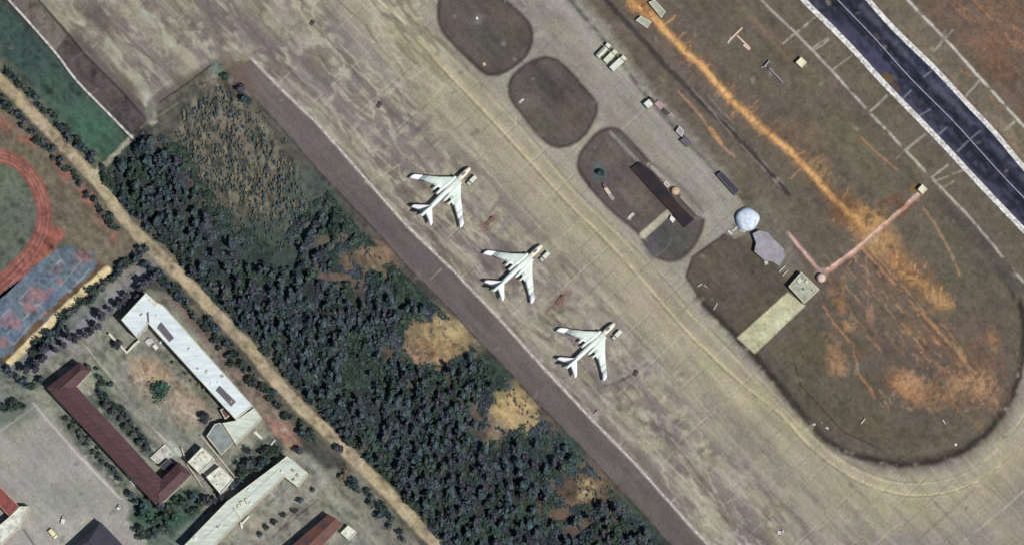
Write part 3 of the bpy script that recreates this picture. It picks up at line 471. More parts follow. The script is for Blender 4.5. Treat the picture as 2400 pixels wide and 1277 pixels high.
TRK_W = mat('white_truck_paint', 'e4e4de', 'c8c8c0', .8, .4); TRK_G = mat('pale_green_truck_paint', 'dadcc4', 'b9c0a6', .6, .5); TRK_D = mat('dark_canvas', '4c4a46', '3a3836', .8, .8); TRK_Y = mat('cream_van_paint', 'efe6bc', 'd8cda4', .8, .4); RUST = mat('rusty_red_paint', '7c625a', '624c44', 1.2, .8); PINKT = mat('faded_pink_tarp', 'b79aa0', '8f747c', .8, .8)
BARK = mat('bark', '5a5048', '3c3630', 2, .95)
def leaf(n, h1, h2): return mat(n, h1, h2, .8, .9, k=.8)

# ------------------------------------------------------------------ aircraft
def ring(x, r, z, rz=None, n=16, sq=1.):
    rz = rz or r; return [(x, r*math.cos(t), z+rz*math.sin(t)) for t in [2*math.pi*k/n for k in range(n)]]
def wing_ring(lat, le, te, z, th):
    c = le-te; pr = [(0, 0), (.03, .35), (.12, .8), (.35, 1), (.7, .55), (1, .02), (.7, -.35), (.35, -.6), (.12, -.5), (.03, -.25)]
    return [(le-u*c, lat, z+t*th*.5) for u, t in pr]
for m_ in (JETW, JETC, JETT):
    nt_ = m_.node_tree; g_ = nt_.nodes.new('ShaderNodeNewGeometry'); nt_.links.new(g_.outputs['Position'], [n for n in nt_.nodes if n.type == 'MAPPING'][0].inputs[0])
def make_jet(label, loc, rz):
    t = thing('bomber_aircraft', label, 'aircraft', loc, rz, 'swept wing jets parked nose out on the apron')
    rear = MB().loft([ring(x, r, z, rr) for x, r, z, rr in ((-.2,.35,3.9,.4),(.6,.62,3.85,.7),(3,.85,3.6,.95),(7,1.1,3.3,1.2),(11,1.25,3.1,1.3),(16,1.3,3.0,1.32),(24.3,1.3,3.0,1.32))])
    rear.build('fuselage', JETW, t, True)
    nose = MB().loft([ring(x, r, z, rr) for x, r, z, rr in ((24.3,1.3,3.0,1.32),(27,1.28,3.0,1.3),(29.5,1.2,2.95,1.22),(31,1.0,2.85,1.0),(31.9,.66,2.75,.66),(32.3,.28,2.7,.28),(32.4,.05,2.7,.05))])
    no = nose.build('nose_section', JETC, t, True)
    MB().loft([ring(x, r, z, rr, 10) for x, r, z, rr in ((26.6,.3,4.15,.1),(27.3,.55,4.25,.3),(28.3,.55,4.2,.35),(29.2,.35,3.95,.25))]).build('canopy', CANG, no, True)
    MB().loft([ring(x, r, 2.35, .35, 10) for x, r in ((30.6,.3),(31.4,.6),(32,.3))]).build('nose_glazing', CANG, no, True)
    MB().loft([ring(x, r, 4.05, r*.8, 8) for x, r in ((-.5,.2),(.1,.32),(.6,.3))]).build('tail_turret', GLASS, t, True)
    for s in (-1, 1):
        secs = [(0,25.2,14.6,3.3,1.3),(1.5*s,24.6,15.6,3.3,1.15),(4.2*s,22.0,15.4,3.25,.8),(7.0*s,19.2,14.0,3.1,.62),(13.2*s,14.2,10.9,2.75,.36)]
        wv = MB().loft([wing_ring(*q) for q in secs], 0)
        wo = wv.build('wing', JETW, t, True)
        MB().loft([wing_ring(*q) for q in ((13.2*s,14.2,10.9,2.75,.36),(16.3*s,11.8,8.8,2.58,.28),(16.9*s,10.6,8.5,2.56,.12))], 0).build('wing_tip', JETT, wo, True)
        for la, a, b in ((6.9,18.9,14.4),(11.2,15.6,12.4)): MB().box(((a+b)/2, la*s, 3.25), (a-b, .07, .35)).build('wing_fence', PANELLINE, wo)
        MB().loft([wing_ring(*q) for q in ((6.9*s,15.1,13.95,3.16,.3),(2.9*s,16.9,15.5,3.36,.4))], 0).build('flap', JETC if s > 9 else JETW, wo, True)
        e = MB().loft([ring(x, r, 3.05, rr) and [(x, 2.15*s*(k_)+r*math.cos(a), 3.0+rr*math.sin(a)) for a in [2*math.pi*k/14 for k in range(14)]] for x, r, rr, k_ in ((24.6,.62,.8,.86),(23.6,.8,.95,.88),(20,.85,.95,.98),(16,.8,.85,1.1),(13.6,.62,.65,1.12),(12.3,.5,.5,1.1))])
        eo = e.build('engine_nacelle', JETW, t, True)
        MB().loft([[(x, 1.86*s+r*math.cos(a), 3.0+1.25*r*math.sin(a)) for a in [2*math.pi*k/14 for k in range(14)]] for x, r in ((24.55,.5),(24.7,.48))]).build('air_intake', JETD, eo)
        MB().loft([[(x, 2.37*s+r*math.cos(a), 3.0+r*math.sin(a)) for a in [2*math.pi*k/14 for k in range(14)]] for x, r in ((12.35,.42),(12.2,.38))]).build('exhaust', JETD, eo)
        pd = MB().loft([[(x, 4.9*s+r*math.cos(a), 3.0+r*math.sin(a)) for a in [2*math.pi*k/12 for k in range(12)]] for x, r in ((20,.2),(18.5,.5),(16,.62),(14,.55),(12.7,.25),(12.4,.05))])
        pd.build('wheel_pod', JETW, t, True)
        g = MB().tube((16.6, 4.9*s, 2.8), (16.6, 4.9*s, .7), .16, .14).box((16.6, 4.9*s, .65), (2.6, .2, .2)); go = g.build('main_gear', STEEL, t)
        for wx in (-1.05, 1.05):
            for wy in (-.42, .42): MB().tube((16.6+wx, 4.9*s+wy-.15, .5), (16.6+wx, 4.9*s+wy+.15, .5), .5, n=14).build('wheel', RUB, go, False)
        MB().loft([wing_ring(*q) for q in ((0.4*s,6.6,1.8,4.1,.5),(1.0*s,6.1,1.7,4.1,.45),(5.9*s,1.6,-.4,4.25,.22),(6.4*s,.8,-.5,4.26,.1))]).build('tailplane', JETT, t, True)
    fin = MB().loft([[(le-u*(le-te), k*th*.5, z) for u, k in ((0,0),(.05,.5),(.3,1),(.7,.6),(1,.05),(.7,-.6),(.3,-1),(.05,-.5))] for z, le, te, th in ((4.3,8.6,1.2,.2),(5.0,6.6,.6,.55),(9.6,1.5,-1.2,.3),(10.0,.8,-1.3,.1))])
    fin.build('tail_fin', JETW, t, True)
    for yy in (-.75, .75): MB().box((19.5, yy, 4.12), (9, .06, .06)).build('spine_line', PANELLINE, t)
    g = MB().tube((27.6, 0, 2.4), (27.6, 0, .5), .13).build('nose_gear', STEEL, t)
    for wy in (-.3, .3): MB().tube((27.6, wy-.12, .45), (27.6, wy+.12, .45), .45, n=14).build('wheel', RUB, g)
    return t
def jet_pose(nose_px, tail_px):
    a = P(*tail_px, 4.2); b = P(*nose_px, 3.2); return a, b
JETS = [((1101.5,393),(987.6,507),'white swept wing jet bomber farthest up the row, nearest the three grass islands\' top', R(45)), ((1271.5,573),(1158.5,681),'white swept wing jet bomber in the middle of the row of three', R(43.7)), ((1442.5,754),(1330,861),'white swept wing jet bomber at the lower end of the row, clear right wing root', R(43.2))]
JETS[0] = JETS[0][:2]+('white swept wing jet bomber at the upper left end of the row of three',)+JETS[0][3:]
JETS[2] = JETS[2][:2]+('white swept wing jet bomber at the lower right end of the row of three',)+JETS[2][3:]
for np_, tp_, lb, rz in JETS:
    a, b = P(*tp_, 4.2), P(*np_, 3.0); L_ = math.hypot(b[0]-a[0], b[1]-a[1]); mx, my = (a[0]+b[0])/2, (a[1]+b[1])/2
    j = make_jet(lb, (mx-math.cos(rz)*16.1, my-math.sin(rz)*16.1, .03), rz); j.scale = (L_/32.4,)*3 if L_ > 29 else (1, 1, 1)

# ------------------------------------------------------------------ vehicles
def vehicle(name, label, cat, px, rz, L, W, H, body, cabm, kind='box', group=None, z=.03):
    a = P(px[0], px[1], H*.6); t = thing(name, label, cat, (a[0], a[1], z), rz, group); cl = min(1.9, L*.3)
    MB().box((0, 0, .72), (L, W*.8, .22)).build('chassis', TRK_D, t)
    if kind == 'van':
        b = MB().loft([[(x, -W/2*k, .6), (x, W/2*k, .6), (x, W/2*k, zt*.75), (x, W/2*k*.86, zt), (x, -W/2*k*.86, zt), (x, -W/2*k, zt*.75)] for x, k, zt in ((-L/2,.94,H*.96),(-L/2+.2,1,H),(L/2-1.5,1,H),(L/2-.7,.97,H*.66),(L/2,.88,H*.5))]); b.build('body', cabm, t, False)
        MB().box((L/2-1.0, 0, H*.86), (.5, W*.8, .3), 0, 0, .6, .9).build('windscreen', GLASS, t)
    else:
        c = MB().box((L/2-cl/2, 0, .6+H*.36), (cl, W*.92, H*.72), 0, 0, .86, .94).build('cab', cabm, t); MB().box((L/2-.12, 0, .6+H*.5), (.12, W*.8, H*.3)).build('windscreen', GLASS, c)
        bl = L-cl-.25; cx = -L/2+bl/2
        if kind == 'tank':
            MB().loft([[(x, W/2*k*math.cos(q), .7+H*.42+H*.4*k*math.sin(q)) for q in [2*math.pi*i/14 for i in range(14)]] for x, k in ((cx-bl/2,.5),(cx-bl/2+.2,.95),(cx-bl/2+.4,1),(cx+bl/2-.4,1),(cx+bl/2-.2,.95),(cx+bl/2,.5))]).build('tank', body, t, True)
            MB().box((cx, 0, .7+H*.84), (bl*.8, .4, .08)).build('catwalk', STEEL, t)
        else: MB().box((cx, 0, .75+H*.43), (bl, W, H*.86), 0, 0, .985, .96).build('cargo_body', body, t)
    for x in (-L/2+L*.2, L/2-L*.17):
        for s in (-1, 1): MB().tube((x, s*W*.5-.14, .45), (x, s*W*.5+.14, .45), .45, n=12).build('wheel', RUB, t)
    return t
U45 = R(45)
for px, lb in (((1106,424),'small white service truck parked beside the nose of the upper left jet'), ((1277,602),'small white service truck parked beside the nose of the middle jet'), ((1446,785),'small white service truck parked beside the nose of the lower right jet')):
    vehicle('service_truck', lb, 'truck', px, U45+math.pi, 5.4, 1.9, 2.2, TRK_W, CONC, 'box', 'service trucks at the jet noses')
vehicle('tanker_truck', 'pale green tank truck nearest the taxiway, left of the two at the apron edge', 'truck', (1414,119), R(46), 8.4, 2.5, 3.0, TRK_G, TRK_W, 'tank', 'trucks lined up on the north apron edge')
vehicle('cargo_truck', 'pale grey-green box truck squeezed against the tank truck on the apron edge', 'truck', (1431,133), R(46), 7.6, 2.6, 2.2, TRK_G, TRK_G, 'box', 'trucks lined up on the north apron edge')
vehicle('cargo_truck', 'white topped box truck parked alone with a dark shadow, right of the tank truck', 'truck', (1449,149), R(43), 9.0, 2.8, 3.0, TRK_W, TRK_G, 'box', 'trucks lined up on the north apron edge')
vehicle('cargo_truck', 'truck with a bright white body at the apron edge beside a faded pink tarp', 'truck', (1523,242), R(40), 5.0, 3.2, 3.2, TRK_W, TRK_D, 'box')
vehicle('van', 'cream van parked near the beige roofed corner building', 'van', (124,1250), R(-50), 4.6, 2.2, 2.2, TRK_Y, TRK_Y, 'van')
vehicle('car', 'small pale grey car parked just above the cream van', 'car', (148,1218), R(80), 3.8, 1.8, 1.5, CONC, TRK_W, 'van')
vehicle('car', 'small white car at the bottom end of the white line beside the school yard', 'car', (279,1188), R(60), 2.4, 1.6, 1.5, TRK_W, TRK_W, 'van')
def trolley(label, px, rz, L, W, m, z=.03):
    a = P(*px); t = thing('ground_trolley', label, 'trolley', (a[0], a[1], z), rz, 'trolleys parked between the jets')
    MB().box((0, 0, .55), (L, W, .16)).build('deck', m, t)
    MB().box((L*.3, 0, 1.0), (L*.3, W*.8, .8), 0, 0, .9, .9).build('equipment_box', m, t); MB().tube((L/2, 0, .5), (L/2+1.1, 0, .3), .07).build('tow_bar', STEEL, t)
    for x in (-L*.35, L*.35):
        for s in (-1, 1): MB().tube((x, s*W*.5-.1, .3), (x, s*W*.5+.1, .3), .3, n=10).build('wheel', RUB, t)
trolley('rusty reddish trolley on the apron between the upper left and middle jets', (1149,518), R(48), 5.0, 1.6, RUST); trolley('rusty reddish trolley on the apron between the middle and lower right jets', (1313,702), R(48), 5.4, 1.6, RUST)
trolley('dark brown trolley on the apron below the lower right jet', (1490,874), R(60), 3.0, 1.7, TRK_D); trolley('pinkish grey trolley by the pale kerb below the lower right jet', (1399,968), R(50), 2.6, 1.8, PINKT); trolley('small dark trolley on the upper apron among cracked slabs', (889,247), R(55), 3.2, 1.8, TRK_D)
trolley('dusty cream trolley near the bottom edge of the apron', (1830,1247), R(15), 3.2, 1.8, CONC); trolley('small dark trolley on the apron by the top edge of the photo', (732,55), R(50), 2.6, 1.6, TRK_D)

# ------------------------------------------------------------------ buildings
def inset(poly, d):
    n = len(poly); out = []; A = sum(poly[i][0]*poly[(i+1) % n][1]-poly[(i+1) % n][0]*poly[i][1] for i in range(n)); sg = 1 if A > 0 else -1
    for i in range(n):
        p, c, q = (Vector(poly[k % n]) for k in (i-1, i, i+1)); e1 = (c-p).normalized(); e2 = (q-c).normalized()
        n1 = Vector((-e1.y, e1.x))*sg; n2 = Vector((-e2.y, e2.x))*sg; b = n1+n2; k = b.dot(n1); out.append(tuple(c+b*(d/max(k, .3))))
    return out, sg
def windows(t, poly, h, storeys, glass=GLASS, sp=4.2):
    n = len(poly); sgn = inset(poly, 1)[1]; cnt = 0; base = {}
    for i in range(n):
        a, b = Vector(poly[i]), Vector(poly[(i+1) % n]); L = (b-a).length
        if L < 5: continue
        e = (b-a)/L; nrm = Vector((e.y, -e.x))*sgn; k = int(L//sp); rz = math.atan2(e.y, e.x)
        for s_ in range(storeys):
            z = (s_+.5)*h/storeys+.15
            for j in range(k):
                if cnt >= 96: return
                cnt += 1; c = a+e*((j+.5)*L/k)+nrm*.04
                if 'w' not in base: base['w'] = MB().box((0, 0, 0), (1.7, .12, 1.5)).me('window', FRAME); base['p'] = MB().box((-.38, 0, 0), (.66, .16, 1.26)).box((.38, 0, 0), (.66, .16, 1.26)).me('pane', glass)
                w_ = link('window', base['w'], t); w_.location = (c.x, c.y, z); w_.rotation_euler = (0, 0, rz); link('pane', base['p'], w_)
def flat(name, label, cat, px, h, wm, rm, par=.5, st=0, group=None, cop=COPING, ct=.35, world=None):
    W_ = world or [P(a, b, h)[:2] for a, b in px]; cx = sum(p[0] for p in W_)/len(W_); cy = sum(p[1] for p in W_)/len(W_)
    t = thing(name, label, cat, (cx, cy, 0), 0, group); poly = [(p[0]-cx, p[1]-cy) for p in W_]; n = len(poly); inn, sg = inset(poly, ct)
    top = h+par; wb = MB(); idx = list(range(n))
    wb.add([(*p, 0) for p in poly]+[(*p, top) for p in poly], [(i, (i+1) % n, n+(i+1) % n, n+i) for i in idx]); wb.build('wall', wm, t)
    c = MB(); c.add([(*p, top+.003) for p in poly]+[(*p, top+.003) for p in inn]+[(*p, h-.02) for p in inn], [(i, (i+1) % n, n+(i+1) % n, n+i) for i in idx]+[(n+i, n+(i+1) % n, 2*n+(i+1) % n, 2*n+i) for i in idx]); c.build('parapet', cop, t)
    MB().add([(*p, h) for p in inn], [tuple(idx)]).build('roof', rm, t)
    if st: windows(t, poly, h, st)
    return t, (cx, cy), poly
def pitched(name, label, cat, rects, h, rise, wm, rm, st=0, hip=0., group=None, over=.08, extra=None):
    allp = [P(a, b, h) for r in rects for a, b in r]; cx = sum(p[0] for p in allp)/len(allp); cy = sum(p[1] for p in allp)/len(allp)
    t = thing(name, label, cat, (cx, cy, 0), 0, group)
    for k, r in enumerate(rects):
        q = [Vector((P(a, b, h)[0]-cx, P(a, b, h)[1]-cy)) for a, b in r]
        if (q[1]-q[0]).length > (q[2]-q[1]).length: q = q[1:]+q[:1]            # q0-q1 is a short end
        if sum(q[i].x*q[(i+1) % 4].y-q[(i+1) % 4].x*q[i].y for i in range(4)) < 0: q = [q[1], q[0], q[3], q[2]]
        dz = k*.06; wq, _ = inset([tuple(p) for p in q], over); n = 4
        MB().add([(*p, 0) for p in wq]+[(*p, h+.1) for p in wq], [(i, (i+1) % n, n+(i+1) % n, n+i) for i in range(4)]).build('wall', wm, t)
        m0, m1 = (q[0]+q[1])/2, (q[2]+q[3])/2; ax = (m1-m0).normalized(); r0, r1 = m0+ax*hip, m1-ax*hip
        v = [(*p, h+dz) for p in q]+[(*r0, h+rise+dz), (*r1, h+rise+dz)]+[(*p, h-.18+dz) for p in q]
        f = [(0, 1, 4), (1, 2, 5, 4), (2, 3, 5), (3, 0, 4, 5)]+[(6+i, 6+(i+1) % 4, (i+1) % 4, i) for i in range(4)]+[(9, 8, 7, 6)]
        ro = MB().add(v, f).build('roof', rm, t)
        MB().tube((*r0, h+rise+dz+.05), (*r1, h+rise+dz+.05), .16, n=6).build('ridge', rm, ro)
        if st: windows(t, wq, h, st)
    return t, (cx, cy)
def fittings(bd, h, n, seed, mats_):
    t, c, poly = bd; rg = random.Random(seed); inn, _ = inset(poly, 1.2); a = np.array(inn); k = 0; tr = 0
    while k < n and tr < 400:
        tr += 1; x, y = rg.uniform(a[:, 0].min(), a[:, 0].max()), rg.uniform(a[:, 1].min(), a[:, 1].max())
        if inside(np.array([x]), np.array([y]), inn)[0]: k += 1; d = (rg.uniform(.5, 1.6), rg.uniform(.4, 1.2), rg.uniform(.3, .9)); MB().box((x, y, h+d[2]/2), d, R(47)).box((x, y, h+d[2]), (d[0]*1.15, d[1]*1.15, .08), R(47)).build('roof_vent', rg.choice(mats_), t)
def roof_item(bd, name, px, h, hh, m, base):
    t, c, _ = bd; q = [P(a, b, h+hh)[:2] for a, b in px]; q = [(p[0]-c[0], p[1]-c[1]) for p in q]; n = len(q)
    if sum(q[i][0]*q[(i+1) % n][1]-q[(i+1) % n][0]*q[i][1] for i in range(n)) < 0: q = q[::-1]
    MB().add([(*p, h+.02) for p in q]+[(*p, h+hh) for p in q], [(i, (i+1) % n, n+(i+1) % n, n+i) for i in range(n)]+[tuple(range(n, 2*n))]).build(name, m, t)
# long white school block with a square head and an end annex
LB = flat('school_building', 'long white roofed block with two dark roof panels beside the pale dirt road', 'building', [(342,686),(366,708),(383,716),(592,950),(553,983),(346,756),(345,762),(320,790),(284,749)], 9, WALL_W, WHITE_METAL, .35, 3)
roof_item(LB, 'roof_panel', [(378,754),(408,791),(397,801),(368,767)], 9, .35, PANEL, 0); roof_item(LB, 'roof_panel', [(515,903),(553,940),(542,952),(506,914)], 9, .35, PANEL, 0); roof_item(LB, 'roof_ridge', [(346,703),(352,700),(369,713),(365,719)], 9, .5, COPING, 0)
roof_item(LB, 'roof_ridge', [(344,733),(348,730),(350,757),(347,760)], 9, .3, PANEL, 0)
flat('school_annex', 'pale mint flat roofed annex at the lower end of the long white block', 'building', [(596,955),(614,979),(553,1041),(521,991),(553,985)], 6.5, WALL_C, GREEN_METAL, .4, 2)
flat('grey_annex', 'plain grey flat roofed annex between the mint annex and the white square houses', 'building', [(503,993),(517,990),(548,1036),(519,1066),(484,1022)], 4.5, WALL_T, GREY_ROOF, .3, 1)
flat('porch', 'small dark roofed porch at the side of the long white block', 'building', [(516,960),(534,950),(546,966),(528,982)], 3.5, WALL_T, BROWN_ROOF, .2, 0)
hA = flat('square_house', 'small house with weathered white roof beside the maroon roofed block', 'house', [(474,1047),(503,1075),(468,1110),(440,1082)], 7, WALL_W, CREAM_ROOF, .7, 2, ct=.45); roof_item(hA, 'roof_hatch', [(470,1062),(480,1072),(474,1078),(464,1068)], 7, .7, COPING, 0)
hB = flat('square_house', 'small house with weathered white roof and broad white front, nearest the long green roof', 'house', [(515,1092),(548,1123),(517,1158),(483,1117)], 7, WALL_W, CREAM_ROOF, .7, 2, ct=.45); roof_item(hB, 'roof_hatch', [(520,1108),(530,1118),(524,1124),(514,1114)], 7, .6, COPING, 0)
flat('walled_link', 'narrow shaded link building between the two small white roofed houses', 'building', [(503,1080),(512,1090),(484,1114),(474,1106)], 3, WALL_T, GREY_ROOF, .1, 0)
pitched('classroom_block', 'maroon tiled block with a wing at each end beside the grey school yard', 'building', [[(118,918),(158,882),(401,1146),(364,1181)], [(110,908),(187,848),(214,868),(152,934)], [(348,1150),(420,1082),(449,1111),(374,1184)]], 8, 2.2, WALL_C, MAROON, 2, 3)
G = flat('long_hall', 'long pale green flat roofed hall with a square end block', 'building', [(429,1280),(531,1175),(566,1149),(655,1082),(673,1068),(722,1108),(698,1141),(666,1116),(600,1180),(562,1216),(497,1284)], 8, WALL_C, GREEN_METAL, .35, 2)
for q in ([(562,1176),(568,1173),(571,1182),(566,1185)], [(574,1168),(580,1166),(583,1177),(578,1180)], [(556,1183),(561,1181),(564,1187),(559,1190)]): roof_item(G, 'roof_vent', q, 8, 1.0, COPING, 0)
roof_item(G, 'parapet_wall', [(546,1191),(550,1190),(567,1209),(563,1212)], 8, .9, COPING, 0); roof_item(G, 'roof_ridge', [(655,1096),(657,1098),(480,1262),(478,1260)], 8, .25, GREEN_METAL, 0)
pitched('brown_house', 'brown and purple sheet roofed house at the bottom edge left of the dirt road', 'house', [[(770,1204),(804,1226),(716,1322),(668,1290)]], 6, 1.6, WALL_T, BROWN_ROOF, 1, 0)
flat('white_hut', 'small white flat roofed hut at the gable of the brown roofed house', 'hut', [(816,1230),(836,1246),(818,1266),(798,1248)], 3.5, WALL_W, CREAM_ROOF, .5, 0)
flat('lean_to', 'dark slate flat roofed lean-to between the maroon block and its lower wing', 'lean-to', [(394,1074),(414,1091),(397,1108),(372,1092)], 3.5, WALL_T, NAVY, .1, 0, cop=PANEL)
flat('pale_terrace', 'low pale flat terrace roof above the dark slate lean-to', 'terrace', [(386,1040),(408,1064),(392,1073),(370,1086),(352,1072)], 1.2, WALL_T, CONC, .08, 0)
pitched('navy_house', 'dark navy roofed house cut by the bottom edge of the photo', 'house', [[(236,1222),(330,1320),(250,1400),(160,1292)]], 7, 2.0, WALL_T, NAVY, 1, 3)
flat('corner_building', 'building with pinkish red roof edging at the lower left corner', 'building', [(-60,1075),(-4,1135),(45,1186),(20,1208),(-6,1180),(-60,1125)], 6, WALL_P, mat('faded_red_roof', '8f4a44', '6a3a3c', .3, .8), .5, 2, cop=WALL_P)
flat('corner_building', 'pale beige flat roofed wing joining the red edged building at the lower left corner', 'building', [(47,1186),(69,1186),(47,1234),(-40,1318),(-60,1280),(20,1212)], 6, WALL_C, CREAM_ROOF, .4, 2)
# airfield buildings
SH_ = flat('square_hut', 'square hut with stained pale concrete roof on the cream concrete pad', 'hut', [(1878,637),(1921,678),(1885,711),(1848,671)], 4, WALL_T, PAD_ROOF, .15, 0); roof_item(SH_, 'roof_vent', [(1868,655),(1876,650),(1880,658),(1872,663)], 4, .5, COPING, 0); roof_item(SH_, 'roof_vent', [(1880,676),(1884,674),(1886,678),(1882,680)], 4, .6, PANEL, 0)
flat('long_shed', 'long narrow dark roofed shed on the lowest grass island', 'shed', [(1499,380),(1528,402),(1565,447),(1597,486),(1627,514),(1604,533),(1576,501),(1520,440),(1479,394)], 1.6, DARK_SHED, DARK_SHED, .05, 0, cop=DARK_SHED)
flat('low_wall', 'pale low strip wall along the upper side of the long dark shed', 'wall', [(1523,391),(1528,388),(1570,433),(1565,438)], .8, CONC2, CONC2, .05, 0, ct=.2, cop=CONC)
flat('low_wall', 'pale low strip wall right of the tan dome beside the long dark shed', 'wall', [(1592,462),(1597,458),(1640,503),(1636,508)], .8, CONC2, CONC2, .05, 0, ct=.2, cop=CONC2)
flat('dark_shed', 'dark roofed shed at the apron edge above the pale blue dome', 'shed', [(1692,402),(1734,446),(1722,458),(1680,410)], 2.5, CONC2, NAVY, .15, 0, cop=PANEL)
flat('dark_hut', 'small dark roofed hut at the apron edge between the pink tarp and the dark shed', 'hut', [(1606,318),(1622,334),(1610,345),(1594,330)], 2.2, CONC2, PANEL, .1, 0, cop=PANEL)
flat('kiosk', 'pale grey kiosk touching the small dark roofed hut', 'hut', [(1592,296),(1603,306),(1599,322),(1584,308)], 2.2, CONC, LAVENDER, .1, 0)
flat('lavender_shelter', 'lavender grey irregular flat roof below the pale blue dome', 'shelter', [(1764,548),(1780,540),(1800,546),(1814,562),(1838,584),(1839,604),(1826,624),(1810,613),(1790,609),(1768,590),(1772,570)], 3, CONC2, LAVENDER, .1, 0, cop=LAVENDER)
flat('cream_hut', 'tiny cream square hut on the brown field left of the wall road', 'hut', [(1878,134),(1891,147),(1879,160),(1865,147)], 2.6, WALL_C, mat('cream_hut_roof', 'e6e4bf', 'd3d0aa', .5, .8), .2, 0)
flat('cream_hut', 'tiny cream square hut at the far end of the long pink path', 'hut', [(2162,432),(2174,444),(2162,456),(2151,444)], 2.6, WALL_C, mat('pale_hut_roof', 'e2dfc8', 'cfcbb2', .5, .8), .2, 0)
flat('concrete_hut', 'grey roofed hut above the orange dirt track at the top edge', 'hut', [(1535,0),(1560,28),(1550,43),(1520,6)], 2.0, CONC2, PAD_ROOF, .1, 0)
flat('concrete_hut', 'grey roofed hut below the orange dirt track near the top edge', 'hut', [(1502,38),(1527,52),(1517,67),(1490,48)], 2.0, CONC2, PAD_ROOF, .1, 0)
flat('white_box', 'bright white cabinet beside the lower end of the long dark shed', 'cabinet', [(1573,505),(1583,514),(1577,523),(1569,514)], 1.8, TRK_W, TRK_W, .05, 0, cop=TRK_W)
flat('white_box', 'small pale lilac cabinet beside the tan dome', 'cabinet', [(1560,424),(1571,434),(1565,441),(1555,431)], 1.2, CONC, LAVENDER, .05, 0)
def dome(name, label, px, r, hs, wall, m, base_m, lump=0.):
    a = P(px[0], px[1], hs); t = thing(name, label, 'dome', (a[0], a[1], 0.03)); n = 24
    rad = [r*(1+lump*math.sin(3*q+1)+lump*.7*math.sin(5*q)) for q in [2*math.pi*k/n for k in range(n)]]
    MB().loft([[(rad[k]*math.cos(2*math.pi*k/n), rad[k]*math.sin(2*math.pi*k/n), z) for k in range(n)] for z in (0, wall)]).build('base_wall', base_m, t)
    MB().loft([[(rad[k]*math.cos(e)**.55*(1+lump*.8*math.sin(4*k*.26+e*5))*math.cos(2*math.pi*k/n), rad[k]*math.cos(e)**.55*(1+lump*.8*math.sin(4*k*.26+e*5))*math.sin(2*math.pi*k/n), wall+.01+(hs*1.2-wall)*math.sin(e)) for k in range(n)] for e in [R(x) for x in (0,15,30,45,60,75,86)]]).build('dome_shell', m, t, True)
    MB().tube((0, 0, hs*1.2-.3), (0, 0, hs*1.2+.6), .12).build('lightning_rod', STEEL, t)
dome('inflated_dome', 'large pale blue lumpy dome at the end of the taxiway loop', (1752,513), 5.6, 3.4, .5, BLUEW, CONC2, .035)
dome('radome', 'small white round dome at the corner of the pink paths beside the square hut', (1925,650), 2.3, 2.6, .4, PINKW, CONC2); dome('tan_dome', 'tan round dome halfway along the long dark shed', (1583,447), 2.1, 2.0, .4, TANW, CONC2)
# tarps, crates, wreck-like frames on the airfield
def crate_pile(name, label, cat, items, z=.03):
    c = P(*items[0][0]); t = thing(name, label, cat, (c[0], c[1], z))
    for px, d, rz, m, nm in items:
        a = P(px[0], px[1], d[2]); MB().box((a[0]-c[0], a[1]-c[1], d[2]/2), d, R(rz), 0, .9, .9).build(nm, m, t)
crate_pile('tarp_bundle', 'faded pink tarp covered bundle right of the bright white truck', 'bundle', [((1546,246),(4.5,3.2,1.0),-45,PINKT,'tarp'),((1560,262),(3.2,2,1.2),-45,TRK_D,'tarp'),((1575,270),(3,1.5,.6),-45,PINKT,'tarp')])
crate_pile('equipment_stack', 'pinkish white equipment stack on the left edge of the lowest grass island', 'equipment', [((1424,448),(4.2,1.8,1.2),-55,PINKW,'crate'),((1433,462),(3.2,2,.9),-50,LAVENDER,'crate'),((1417,436),(2.5,1.2,1.4),-70,RUST,'crate')], .12)
crate_pile('canvas_cover', 'pale grey canvas cover on the edge of the lowest grass island', 'cover', [((1479,506),(3.8,1.6,.8),50,CONC,'canvas'),((1474,513),(2.2,1.2,.5),-20,CONC2,'canvas')], .12)
crate_pile('marker_block', 'small white marker block on the left of the middle grass island', 'marker', [((1222,237),(3,1.1,.4),45,CONC,'slab')], .12)
crate_pile('marker_block', 'small round pale marker block near the lower end of the top grass island', 'marker', [((1135,151),(1.6,1.6,.7),20,TANW,'slab')], .12)
crate_pile('marker_block', 'tiny bright white marker block high on the top grass island', 'marker', [((1118,43),(1.1,1.4,.8),20,TRK_W,'slab')], .12)
crate_pile('light_mast_base', 'pale arched frame on the dark grass by the taxiway below the lavender roof', 'frame', [((1640,668),(2.6,.5,.8),30,CONC,'rail'),((1653,670),(2.2,.5,.8),-40,CONC,'rail')])
crate_pile('light_mast_base', 'pale grey short rail on dark grass above the cream concrete pad', 'frame', [((1677,717),(4.0,.8,.7),60,LAVENDER,'rail')])
crate_pile('bench_rack', 'pair of white racks left of the square hut', 'rack', [((1833,630),(4.6,.6,.8),45,CONC,'rack'),((1840,640),(4.0,.5,.7),45,PINKW,'rack')])
crate_pile('white_debris', 'white scrap pieces beside the pale blue dome on the taxiway edge', 'scrap', [((1711,545),(2.6,.8,.6),-40,TRK_W,'sheet'),((1722,537),(3.4,.9,.6),40,CONC,'sheet'),((1740,541),(3.0,1.2,.6),-15,CONC,'sheet')])
crate_pile('white_debris', 'small white scrap piece below the lavender grey roof', 'scrap', [((1796,616),(1.8,2.0,.8),10,CONC,'sheet')])
crate_pile('antenna_frame', 'pinkish forked antenna frame lying on the brown field', 'antenna', [((1725,80),(8.6,.9,.6),45,PINKW,'beam'),((1742,98),(9,.9,.6),-45,PINKW,'beam'),((1750,110),(4.0,1.6,.7),-40,PINKW,'beam'),((1710,95),(3.4,.8,.5),60,PINKW,'beam')])
